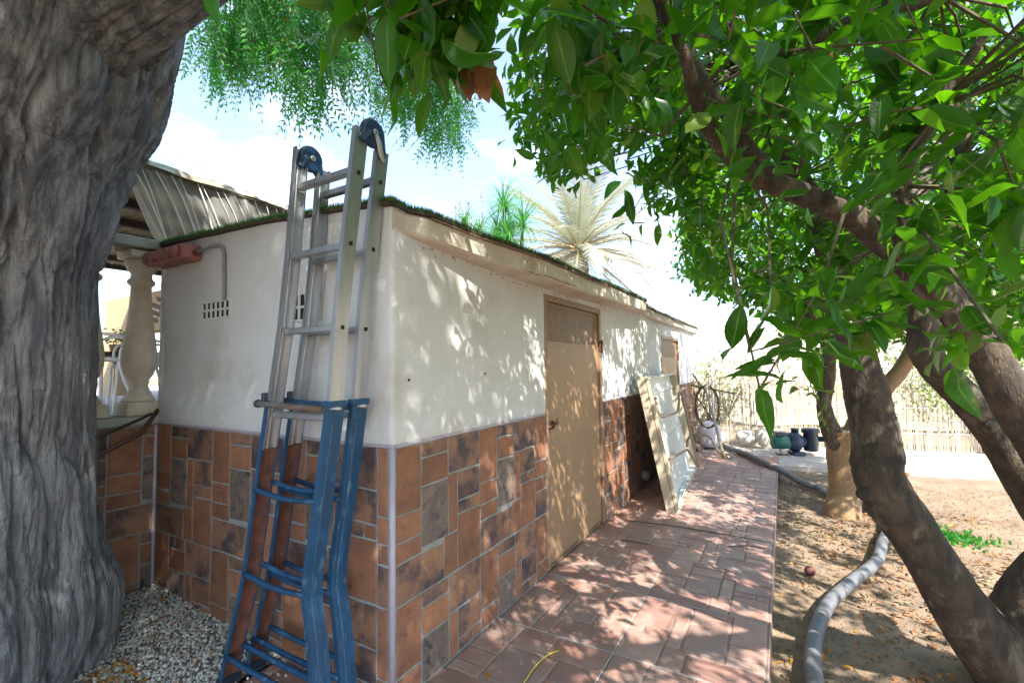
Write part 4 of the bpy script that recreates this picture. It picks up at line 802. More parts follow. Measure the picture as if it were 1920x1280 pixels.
crown(tA, [(16,220,271),(195,339,255),(147,443,297),(-11,482,298),(82,235,251),(-4,396,280),(134,410,181),(85,293,200),(-25,201,299),(161,370,212),(-49,334,288),(45,285,395),(201,181,255),(181,362,376),(203,432,237),(236,291,297),(252,242,261),(107,202,373),(12,255,322),(-17,217,313),(-17,377,225),(87,146,270),(24,375,233),(-45,242,303),(96,439,303),(193,349,252),(94,201,198),(98,487,254),(220,254,296),(-42,214,284),(13,337,347),(198,382,321),(190,349,353),(91,224,378),(-24,464,287),(61,298,350),(-3,238,202),(-50,343,234),(155,417,183),(30,420,274),(34,478,250),(95,385,362),(89,242,240),(63,235,268),(213,235,326),(25,314,382),(181,362,357),(72,180,286),(239,321,326),(75,415,180),(127,238,256),(254,423,247),(82,499,314),(101,241,181),(258,267,278),(-52,417,286),(5,416,283),(96,192,305),(52,338,208),(33,264,243),(172,271,186),(11,410,283),(29,370,336),(162,473,276),(-8,213,250),(-3,364,176),(247,403,309),(230,368,289),(80,243,230),(83,285,363),(76,464,287),(70,304,216),(6,228,293),(28,252,256),(-41,315,202),(158,372,233),(260,260,275),(-47,346,295),(220,366,287),(176,277,314),(139,477,232),(9,298,378),(183,389,319),(6,387,237),(275,256,282),(116,251,362),(7,418,316),(251,232,245),(223,452,303),(36,458,334),(-12,304,261),(-24,408,297),(-2,328,347),(148,451,206),(50,465,323),(238,385,342),(204,189,304),(159,240,207),(190,280,265),(44,506,300),(122,471,320),(118,175,227),(139,212,319),(40,426,240),(134,361,361),(-42,376,331),(167,406,232),(158,234,232),(108,165,288),(153,296,200),(175,255,229),(275,309,282),(42,237,290),(-4,285,264),(230,220,250),(114,331,188),(246,396,247),(-58,359,338),(97,305,197),(257,276,302),(45,152,268),(13,289,180),(260,344,230),(65,242,239),(98,415,233),(48,261,191),(-33,244,319),(94,312,395),(-18,431,277),(72,385,227),(152,316,349),(127,249,217),(13,322,218),(200,229,321),(101,435,319),(99,230,308),(116,343,371),(212,473,268),(152,226,382),(66,441,288),(44,466,314),(240,405,261),(146,203,281),(205,341,293),(197,192,298),(180,248,237),(38,425,282),(-35,308,271),(13,388,377),(34,442,194),(-42,383,228),(108,267,224),(156,191,309),(182,312,248),(26,204,366),(226,365,265),(164,255,252),(159,483,292),(-58,394,304),(248,398,232),(261,353,350),(108,193,316),(144,200,265),(102,379,345),(-39,390,310),(113,346,163),(40,180,350),(207,363,291),(42,456,231),(-74,351,328),(100,467,220),(140,392,193),(-2,206,256),(-15,391,299),(291,291,265),(15,228,346),(95,153,313),(73,365,376),(200,389,285),(134,441,355),(57,440,259),(128,277,192),(132,487,344),(-47,398,288),(199,365,241),(61,168,278),(-68,317,261),(133,165,309),(25,226,377),(131,228,265),(-32,285,233),(240,353,248),(24,232,188),(55,347,388),(87,403,201),(42,460,252),(-60,216,278),(135,450,263),(104,364,215),(-39,244,320),(253,341,226),(11,342,400),(-29,442,349),(67,183,343),(-16,255,246),(137,246,361),(16,163,325),(74,275,372),(250,303,316),(2,393,274),(111,452,379),(33,197,299),(242,206,301),(168,345,349),(-60,361,296),(-67,348,350),(233,425,251),(195,259,299),(192,378,369),(237,214,313),(38,195,319),(123,222,254),(99,486,299),(189,248,308),(25,441,209),(155,339,399),(78,321,195),(141,305,362),(242,454,290),(205,339,352),(146,167,261),(74,444,292),(30,329,364),(63,260,342),(141,244,309),(162,356,368),(-20,306,263),(19,487,299),(104,461,203),(268,301,250),(191,212,355),(63,287,183),(46,398,343),(145,356,378),(66,429,210),(-13,238,221),(-60,323,364),(106,241,214),(166,358,338),(208,255,362),(273,378,303),(103,217,274),(228,250,297),(-3,469,229),(158,447,244),(232,347,330),(257,281,269),(163,175,283),(184,338,178),(217,269,307),(73,291,168),(-46,437,338),(251,365,354),(65,315,197),(49,258,346),(187,377,267),(246,366,356),(193,414,328),(-53,222,304),(-23,314,312),(7,436,291),(228,457,250),(8,249,337),(126,474,228),(233,378,285),(-60,289,300),(122,188,241),(171,486,262),(-8,274,186),(200,330,256),(161,216,244),(-49,270,331),(95,474,237),(-5,388,311),(65,482,267),(24,408,262),(106,381,166),(107,328,191),(-49,388,310),(160,457,236),(175,244,221),(165,408,215),(71,207,342),(203,328,293),(176,256,304),(0,401,307),(160,480,310),(61,452,246),(64,469,303),(202,343,246),(139,178,328),(56,399,217),(55,221,287),(-88,242,266),(-24,235,187),(-40,219,287),(-23,223,307),(-45,302,205),(13,273,188),(83,362,158),(-37,306,383),(104,296,302),(85,276,209),(-32,224,239),(120,384,228),(47,288,215),(25,222,166),(-31,276,354),(44,289,320),(-25,223,187),(71,249,277),(54,271,167),(79,274,223),(-26,177,218),(26,271,340),(-69,179,229),(15,228,178),(33,353,206),(-62,167,277),(3,213,226),(-44,168,289),(38,324,159),(140,419,276),(-35,246,281),(11,277,191),(-110,224,269),(22,337,153),(91,308,192),(83,281,156),(31,326,216),(38,232,293),(-32,304,373),(75,311,151),(20,282,316),(-2,286,245),(27,316,364),(102,311,171),(26,322,157),(-55,248,241),(3,331,354),(9,211,202),(-70,169,234),(85,260,164),(43,306,198),(60,239,298),(45,230,219),(-24,281,225),(124,368,240),(-19,230,210),(-116,247,350),(54,287,324),(81,300,257),(8,288,224),(-22,213,309),(45,234,287),(40,219,201),(118,377,237),(112,366,198),(-53,293,261),(-20,227,306),(40,299,201),(-14,307,369),(-78,252,321),(88,282,232),(66,284,164),(-57,187,260),(8,332,293),(15,212,282),(103,321,278),(17,274,286),(26,233,200),(8,224,178),(27,233,268),(-41,291,364),(-31,237,208),(-66,262,286),(-39,274,200),(88,314,322),(115,391,190),(90,280,167),(-33,264,353),(33,223,210),(94,306,165),(-49,287,317),(-37,270,224),(2,251,317),(32,251,202),(-118,258,269),(85,284,180),(88,334,301),(-40,296,364),(-13,312,346),(18,227,194),(55,235,269),(6,322,179),(-6,263,214),(108,306,315),(-53,295,338),(-128,246,394),(-45,196,244),(49,228,283),(-9,278,246),(-67,259,336),(82,314,318),(97,381,149),(116,356,295),(-104,207,264),(-47,305,242),(-80,237,327),(-85,184,245),(-72,197,254),(-41,176,209),(-61,278,238),(-39,294,237),(-91,178,260),(-72,231,265),(-79,240,285),(-79,196,272),(-82,225,331),(-110,219,305),(-36,237,274),(-32,303,316),(-75,254,308),(-96,204,331),(-78,168,266),(-79,229,330),(-34,239,234),(-32,296,312),(-104,202,289),(-30,282,234),(-55,286,307),(-50,238,326),(-119,226,301),(-78,180,227),(-107,259,345),(-39,259,231),(-87,209,278),(-121,247,285),(-31,198,244),(-50,240,274),(-29,177,230),(-72,165,276),(-81,206,297),(-96,225,307),(-24,207,207),(-76,209,272),(-107,250,309),(-79,236,344),(-36,176,240),(-29,243,325),(-35,179,274),(-32,176,221),(-42,299,346),(-106,202,286),(-65,254,273),(-60,230,280),(-49,244,323),(-109,250,309),(-107,251,370),(-93,257,339),(-48,278,367),(-44,257,296),(-54,243,282),(-43,276,247),(-103,239,253),(-53,247,322),(-83,218,292),(-29,239,319),(-71,242,296),(-25,199,203),(-28,258,298),(-35,219,242),(-87,176,298),(-120,251,267),(-97,214,249),(-117,221,279),(-55,225,289),(-30,261,331),(-34,280,271),(-57,257,291),(-108,207,260),(-80,232,313),(-38,215,295),(-34,263,213),(-97,196,320),(-75,199,300),(-54,302,259),(-110,253,276),(-34,213,236),(-53,282,259),(-41,214,304),(-62,263,274),(-38,187,209),(-123,258,294),(-30,245,318),(-59,281,348),(-28,302,288),(-59,297,366),(-39,271,282),(-26,197,260),(-33,219,311),(-36,315,324),(-73,190,257),(-40,295,288),(-65,210,311),(-36,309,372),(-84,250,268),(-38,263,316),(-49,182,236),(-117,265,310),(-102,220,336),(-31,215,302),(-30,216,208),(-110,260,329),(-58,232,239),(-65,174,281),(-50,260,289),(-91,230,343),(-118,260,312),(-103,224,281),(-52,293,329),(-45,279,343),(-82,205,249),(-73,199,244),(-50,179,230),(-24,184,208)], 26, .088, anA)
# tree B: two nearer limbs coming in from the right edge
tB = thing('citrus_tree', 'citrus tree sending two thick limbs in from the right edge, its branch crossing overhead', 'tree', (1.6, 1.9, -.12))
limb(tB, 'trunk', [(1.62,1.75,-.2), (1.60,1.72,.15), (1.114, 2.737, 0.375)], [.17,.13,.12], bark_or, 5.2, 24)
limb(tB, 'limb', [(1.114, 2.737, 0.375), (0.949, 2.626, 0.618), (0.794, 2.519, 0.902), (0.676, 2.437, 1.125), (0.566, 2.398, 1.296), (0.484, 2.366, 1.420), (0.484, 2.381, 1.556), (0.512, 2.423, 1.707), (0.599, 2.520, 1.911), (0.693, 2.669, 2.258), (0.806, 2.822, 2.734)], [.10,.074,.066,.060,.056,.052,.048,.045,.04,.03,.018], bark_or, 6.2, 24)
limb(tB, 'limb', [(1.114, 2.737, 0.375), (0.930, 2.456, 0.769), (0.753, 2.220, 1.054), (0.646, 2.123, 1.249), (0.571, 2.069, 1.423), (0.479, 2.007, 1.571), (0.358, 1.927, 1.719), (0.229, 1.844, 1.850), (0.095, 1.716, 1.912), (-0.032, 1.571, 1.952), (-0.096, 1.473, 1.988), (-0.151, 1.357, 2.046), (-0.173, 1.271, 2.101), (-0.182, 1.216, 2.159), (-0.204, 1.165, 2.220), (-0.269, 1.117, 2.379)],
     [.09,.070,.064,.060,.056,.050,.044,.039,.033,.030,.026,.021,.018,.015,.012,.007], bark_or, 7.2, 24)
limb(tB, 'limb', [(-0.018, 1.590, 1.948), (-0.050, 1.534, 2.000), (-0.077, 1.470, 2.026), (-0.061, 1.454, 2.058), (-0.023, 1.451, 2.096), (0.004, 1.462, 2.174), (0.073, 1.475, 2.249), (0.160, 1.488, 2.292), (0.255, 1.508, 2.311), (0.384, 1.557, 2.343), (0.576, 1.721, 2.451)], [.036,.031,.027,.024,.022,.021,.020,.020,.018,.016,.01], bark_or, 8.2)
limb(tB, 'limb', [(-0.032, 1.593, 1.960), (-0.092, 1.584, 2.114), (-0.151, 1.600, 2.243), (-0.206, 1.560, 2.365), (-0.240, 1.535, 2.469), (-0.312, 1.593, 2.724)], [.024,.020,.018,.016,.014,.008], bark_or, 9.2)
limb(tB, 'limb', [(0.479, 2.007, 1.571), (0.324, 1.733, 1.718), (0.294, 1.591, 1.867), (0.357, 1.503, 2.026), (0.447, 1.488, 2.174)], [.035,.026,.02,.015,.008], bark_or, 10.2)
limb(tB, 'limb', [(1.35,1.6,1.9), (1.2,1.0,2.3), (.8,.3,2.5), (.2,-.3,2.6)], [.06,.05,.035,.012], bark_or, 10.7)
limb(tB, 'limb', [(.8,.3,2.5), (.1,.5,2.45), (-.5,.62,2.35), (-.62,.66,2.15)], [.035,.022,.012,.006], bark_or, 10.9)
for k, (p, d, r) in enumerate((((0.134, 1.716, 1.904), (.2,-.9,.1), .022), ((0.650, 2.363, 1.152), (-.1,-1,.3), .022), ((0.490, 2.304, 1.359), (-.9,-.3,.1), .02), ((0.064, 1.653, 1.898), (-.5,-.9,0), .016))): knot(tB, p, d, r, bark_or, k+5)
anB = [(-0.204, 1.165, 2.220), (-0.173, 1.271, 2.101), (-0.096, 1.473, 1.988), (0.073, 1.475, 2.249), (0.255, 1.508, 2.311), (0.384, 1.557, 2.343), (-0.312, 1.593, 2.724), (0.229, 1.844, 1.850), (0.357, 1.503, 2.026), (0.294, 1.591, 1.867), (0.693, 2.669, 2.258), (1.2,1.0,2.3), (.8,.3,2.5), (.2,-.3,2.6), (.1,.5,2.45), (-.5,.62,2.35)]
crown(tB, [(200,-49,256),(177,263,276),(252,184,271),(89,96,343),(117,259,319),(100,207,241),(23,132,211),(1,121,341),(64,-106,243),(-78,21,250),(-59,183,314),(87,-32,231),(115,-107,253),(324,121,252),(116,42,356),(128,113,366),(-116,43,261),(-42,201,348),(66,123,211),(-138,66,317),(178,226,321),(287,-9,306),(144,200,208),(119,123,366),(80,216,312),(13,-93,281),(-125,5,302),(101,-30,259),(187,139,212),(-71,-5,227),(107,-27,228),(-26,246,258),(254,160,315),(38,203,234),(162,35,320),(35,72,209),(4,72,327),(241,143,327),(262,58,301),(173,-75,280),(132,87,363),(20,-44,243),(47,81,334),(62,104,222),(298,83,246),(201,53,246),(169,-13,266),(129,21,320),(-23,-36,234),(227,111,243),(131,-27,208),(279,115,285),(184,-97,271),(36,-64,323),(-21,183,225),(161,89,223),(76,24,206),(234,234,311),(213,253,307),(-75,-101,283),(43,248,255),(152,6,248),(-28,149,308),(155,244,310),(53,38,337),(-79,98,314),(95,90,336),(178,-61,331),(318,160,296),(184,150,297),(105,213,263),(255,134,315),(125,5,328),(3,-56,280),(-51,283,290),(275,107,310),(221,57,328),(165,110,211),(95,194,209),(279,50,274),(80,234,233),(50,278,262),(-59,118,339),(163,183,351),(242,188,243),(-56,-14,311),(31,128,323),(-1,-13,240),(235,127,303),(158,-16,289),(-14,-40,304),(253,58,304),(155,-81,234),(267,82,317),(169,40,243),(-15,91,234),(84,206,320),(9,157,312),(-38,-107,274),(1,217,325),(127,-31,272),(300,65,278),(125,-34,240),(241,191,223),(98,-2,312),(66,-107,247),(216,-31,291),(91,-100,250),(-20,-37,210),(229,148,261),(24,173,360),(284,80,270),(-85,-32,317),(219,126,330),(127,221,275),(183,43,315),(-51,7,303),(197,147,216),(-36,176,336),(72,-112,296),(-56,148,280),(216,177,335),(87,206,306),(144,-47,207),(197,268,246),(158,220,291),(-48,-11,280),(64,-90,271),(-109,-9,310),(241,189,247),(11,-17,302),(78,163,324),(156,-26,331),(155,35,219),(65,-81,292),(-40,46,308),(90,27,339),(78,-35,353),(-46,-55,272),(83,-8,189),(233,207,299),(223,145,246),(75,-36,285),(50,-3,317),(-35,88,338),(-68,33,339),(91,125,337),(38,96,224),(226,87,274),(87,-35,339),(285,112,319),(-111,107,328),(176,264,303),(277,144,229),(258,169,335),(98,96,212),(216,-38,231),(73,-81,259),(135,166,240),(202,-61,304),(231,115,332),(-70,-100,282),(-59,53,302),(151,209,265),(-36,18,347),(126,266,329),(206,17,323),(-15,19,349),(227,220,285),(226,107,271),(209,-53,291),(-109,-35,241),(115,115,219),(112,-103,262),(17,-4,225),(220,13,254),(-145,105,307),(25,247,303),(182,-115,271),(-42,107,229),(237,-36,273),(-118,14,276),(186,88,222),(68,86,183),(184,164,301),(-70,91,294),(8,-41,345),(199,67,312),(181,178,225),(224,1,261),(-39,1,336),(90,-62,305),(114,291,307),(146,-19,218),(238,-6,286),(230,63,280),(-31,59,352),(232,150,332),(101,-50,343),(153,215,228),(70,-42,231),(105,-100,282),(186,270,270),(128,181,326),(175,-10,238),(-55,279,298),(-44,-30,251),(146,-21,235),(131,183,334),(92,37,363),(-36,149,310),(5,-62,338),(175,227,263),(133,-26,201),(113,47,361),(139,261,270),(-71,186,315),(279,53,300),(-170,84,312),(-101,3,266),(29,190,334),(320,117,296),(169,153,217),(72,25,205),(90,49,354),(53,-123,301),(272,-2,314),(130,90,227),(8,-76,298),(39,308,250),(-72,42,248),(-108,-64,270),(86,-66,251),(93,-35,265),(-6,33,227),(-100,-22,278),(144,65,329),(242,81,328),(10,58,322),(232,160,309),(55,264,328),(156,89,323),(170,96,190),(50,214,322),(84,234,347),(200,180,329),(-111,161,323),(38,289,313),(113,70,343),(299,-18,273),(100,17,351),(145,187,325),(-29,-77,306),(166,186,350),(-107,-56,242),(64,168,224),(-47,109,357),(71,38,228),(187,107,240),(-1,213,272),(53,39,338),(11,230,283),(100,-45,257),(220,61,314),(214,-19,306),(-36,189,254),(171,-5,213),(104,242,230),(225,15,264),(-54,-46,306),(-64,-11,228),(157,33,218),(158,-38,272),(-95,44,240),(130,82,357),(186,119,317),(-96,69,300),(-160,4,291),(-17,95,229),(-17,253,309),(21,294,239),(-25,210,233),(-126,17,257),(-110,-5,289),(-73,22,208),(109,165,363),(118,74,364),(29,261,298),(114,256,281),(-64,33,329),(96,223,264),(-62,-45,215),(178,106,361),(187,259,268),(12,134,226),(137,-24,348),(104,37,360),(57,71,369),(220,153,297),(225,17,219),(122,9,237),(26,47,329),(16,46,231),(54,-29,225),(-2,181,231),(-71,63,289),(213,253,311),(-17,282,261),(89,280,225),(-34,245,279),(266,121,275),(165,283,310),(3,203,340),(178,118,347),(36,20,336),(126,-30,223),(236,258,294),(-13,-114,248),(52,-70,264),(217,231,281),(19,89,331),(143,-113,284),(57,-87,238),(164,196,323),(151,50,234),(-117,-74,269),(-129,-20,305),(182,79,218),(166,269,250),(230,44,267),(-63,135,353),(119,32,231),(-52,288,269),(25,267,317),(-94,199,334),(141,262,262),(50,109,336),(176,85,336),(68,199,241),(124,-59,253),(124,-68,272),(136,208,282),(140,220,317),(331,120,264),(79,12,195),(211,44,264),(-78,224,268),(198,209,287),(219,193,213),(99,283,225),(137,98,366),(-37,144,223),(29,56,326),(171,112,357),(207,80,317),(140,-24,330),(-14,160,310),(-3,7,304),(-53,-22,272),(55,210,231),(-54,131,246),(229,112,343),(161,104,227),(41,199,298),(-6,165,352),(256,25,291),(102,141,328),(272,12,312),(18,180,350),(88,221,247),(-39,-64,290),(31,-89,289),(-32,212,273),(-17,-22,349),(226,-20,308),(155,184,296),(37,167,356),(-33,242,270),(180,213,246),(-79,51,249),(46,107,218),(210,109,305),(67,41,352),(179,29,249),(54,24,320),(163,151,339),(242,161,236),(136,-51,247),(-85,-25,303),(206,137,345),(-27,-14,288),(-38,83,300),(141,-88,285),(-168,-121,341),(4,25,374),(121,-58,296),(24,49,300),(126,-164,329),(-22,-199,337),(-21,103,283),(-214,-52,294),(72,-34,255),(70,-155,351),(54,-136,341),(-20,-49,352),(8,-195,310),(105,-176,313),(-21,-44,372),(48,-154,338),(-190,-128,323),(-111,5,266),(-230,-74,326),(54,-255,318),(168,-17,333),(-70,-180,287),(-201,8,319),(-52,-194,320),(-210,-101,312),(4,-189,267),(-162,3,299),(-99,21,298),(-134,35,275),(122,-132,324),(-6,-196,358),(-222,-95,304),(-99,-169,284),(-130,-25,257),(-168,-174,293),(-88,109,300),(144,-70,327),(-141,-118,362),(-137,-125,316),(158,-15,268),(-54,110,322),(21,-221,291),(-130,24,313),(-25,-194,316),(186,-2,308),(-67,-84,248),(141,-44,272),(84,38,265),(-72,101,325),(91,-4,261),(-182,-199,319),(-31,-9,361),(21,-138,269),(-185,-81,301),(72,22,265),(94,-40,337),(-130,-91,365),(199,-75,332),(178,-32,297),(-184,-166,317),(35,-257,317),(-59,77,291),(63,45,350),(-83,10,350),(135,-72,340),(67,11,252),(21,-207,356),(38,23,298),(-151,-115,358),(169,31,294),(3,-27,365),(-199,-12,338),(-186,-90,303),(-125,-218,332),(-118,0,299),(89,10,301),(37,-186,261),(-94,-185,299),(77,-94,275),(-147,-182,290),(44,-174,370),(-82,67,299),(15,54,359),(-184,-168,296),(88,-127,282),(-38,-84,371),(-216,-27,310),(-187,-93,278),(-99,-22,283),(101,-84,358),(-53,-233,271),(92,5,320),(123,-181,285),(64,-20,341),(24,-151,274),(-193,21,277),(76,-134,254),(44,-42,277),(-47,-193,351),(138,-136,316),(-33,58,312),(-218,-1,310),(-26,-216,266),(-173,-173,304),(-70,-208,311),(110,-20,331),(7,24,340),(92,33,328),(-85,-155,330),(-31,-197,324),(85,82,333),(99,-195,336),(21,-202,277),(-92,13,264),(82,-168,342),(-72,-23,350),(-160,-96,300),(-73,-176,334),(46,-144,335),(48,-98,364),(69,-60,281),(72,1,323),(-26,70,280),(-190,5,340),(-41,-129,246),(-109,42,265),(87,-9,359),(27,44,309),(158,-73,304),(-182,-64,268),(-123,15,314),(-109,-114,361),(38,-113,246),(-20,-16,381),(-150,10,303),(59,-161,266),(-171,-126,318),(-84,-167,311),(146,17,320),(65,52,301),(144,-171,316),(-124,-205,332),(-51,-155,355),(103,-64,251),(-203,-24,310),(33,57,282),(-161,-112,348),(144,-160,313),(60,-97,353),(63,40,336),(-93,-111,245),(-55,-210,320),(-172,-89,274),(153,-54,307),(160,-187,308),(28,14,249),(-149,-42,333),(-121,30,312),(100,-99,311),(-112,-109,348),(81,79,302),(123,-104,333),(-40,30,342),(37,-176,356),(83,-102,269),(-175,56,302),(-32,-178,268),(28,-46,248),(-104,12,308),(-12,-124,367),(-67,51,338),(17,45,309),(78,-82,258),(-119,-88,374),(-42,-180,346),(-96,-27,346),(-36,7,374),(48,-94,275),(-119,-114,348),(88,-171,299),(-118,-93,336),(-102,-65,248),(-159,30,333),(93,-191,313),(67,-230,331),(-143,-74,269),(-177,-43,289),(67,-220,281),(-136,89,302),(103,-151,304),(106,15,265),(128,-155,294),(60,-146,346),(12,98,274),(-9,69,257),(37,-250,298),(-139,-50,359),(5,37,333),(-192,-156,275),(-153,-151,344),(-151,-136,365),(65,-166,293),(-159,-19,274),(-88,-209,296),(32,43,288),(68,43,312),(-100,-81,275),(114,-68,364),(-186,-186,337),(-120,-172,353),(-16,-15,238),(-123,-109,343),(36,92,277),(-58,70,338),(39,-191,360),(-170,30,316),(-30,9,278),(118,-20,315),(-28,90,298),(-12,-56,254),(-149,-103,307),(-65,-248,286),(-4,30,293),(-58,-84,380),(-47,-190,267),(-44,30,250),(15,53,345),(-32,48,353),(12,-134,347),(-165,66,334),(66,-181,287),(59,106,291),(121,15,280),(123,-80,309),(-181,-123,265),(-45,76,343),(19,-207,313),(-134,-136,296),(29,2,275),(43,8,341),(-106,-92,242),(-227,-67,321),(3,48,340),(-77,49,366),(122,-39,300),(-45,-168,251),(-82,61,305),(-147,-80,288),(86,79,294),(-2,-8,246),(67,-212,351),(9,-116,379),(133,-103,298),(156,-138,287),(-36,55,359),(-72,5,375),(-187,-27,357),(-17,-66,263),(-22,151,253),(-16,106,224),(38,123,182),(-33,92,209),(35,185,244),(28,154,209),(2,112,194),(41,174,181),(-28,91,199),(-47,137,258),(67,206,218),(-26,119,226),(57,192,235),(-3,134,212),(62,185,182),(-4,96,212),(45,193,248),(39,147,202),(6,102,202),(1,134,197),(16,146,199),(20,137,232),(40,128,178),(33,159,210),(-2,140,225),(-40,92,214),(51,152,191),(29,147,204),(54,195,254),(22,119,180),(-35,90,204),(7,129,221),(8,161,245),(-42,112,209),(21,108,209),(-48,66,210),(-63,73,219),(-45,63,209),(-51,69,216),(-60,67,206),(-54,61,209),(-64,58,207),(-58,60,214),(-66,60,215),(-47,66,212),(-63,68,213),(-49,61,203),(-65,68,219),(-53,65,211),(1,111,144),(7,114,146),(14,123,153),(4,129,155),(34,124,145),(26,141,165),(42,139,169),(38,160,168)], 25, .092, anB)  # includes unseen clusters behind the camera, added to shade the left wall
# tree C: forked trunk in sunlit-coloured bark standing in the middle of the bed
tC = thing('citrus_tree', 'citrus tree with a straight sunlit trunk forking low, in the middle of the soil bed', 'tree', (.457, 5.68, -.12))
pc = Vector((.457, 5.68, -.12)); limb(tC, 'trunk', [pc+Vector((0,0,-.1)), pc+Vector((0,0,.02)), (0.486, 5.786, 0.039), (0.496, 5.776, 0.308), (0.501, 5.763, 0.576), (0.497, 5.753, 0.706)], [.165,.152,.148,.146,.155,.165], bark_sunlit, 11.2, 28)
limb(tC, 'limb', [(0.455, 5.736, 0.577), (0.368, 5.637, 0.797), (0.342, 5.586, 1.013), (0.384, 5.595, 1.278), (0.387, 5.577, 1.597), (0.173, 5.427, 2.026), (-0.088, 5.250, 2.455)], [.11,.075,.066,.066,.06,.05,.035], bark_or, 12.2)
limb(tC, 'limb', [(0.538, 5.786, 0.549), (0.656, 5.899, 0.783), (0.828, 6.043, 1.021), (1.064, 6.220, 1.318), (1.270, 6.436, 1.654), (1.590, 6.707, 2.174), (2.000, 7.026, 2.773)], [.11,.095,.08,.072,.068,.05,.035], bark_sunlit, 13.2)
limb(tC, 'limb', [(0.656, 5.899, 0.783), (0.735, 5.916, 1.270), (0.732, 5.881, 1.814), (0.724, 5.952, 2.488)], [.08,.07,.06,.04], bark_or, 14.2)
anC = [(0.387, 5.577, 1.597), (0.173, 5.427, 2.026), (-0.088, 5.250, 2.455), (1.270, 6.436, 1.654), (1.590, 6.707, 2.174), (2.000, 7.026, 2.773), (0.732, 5.881, 1.814), (0.724, 5.952, 2.488)]
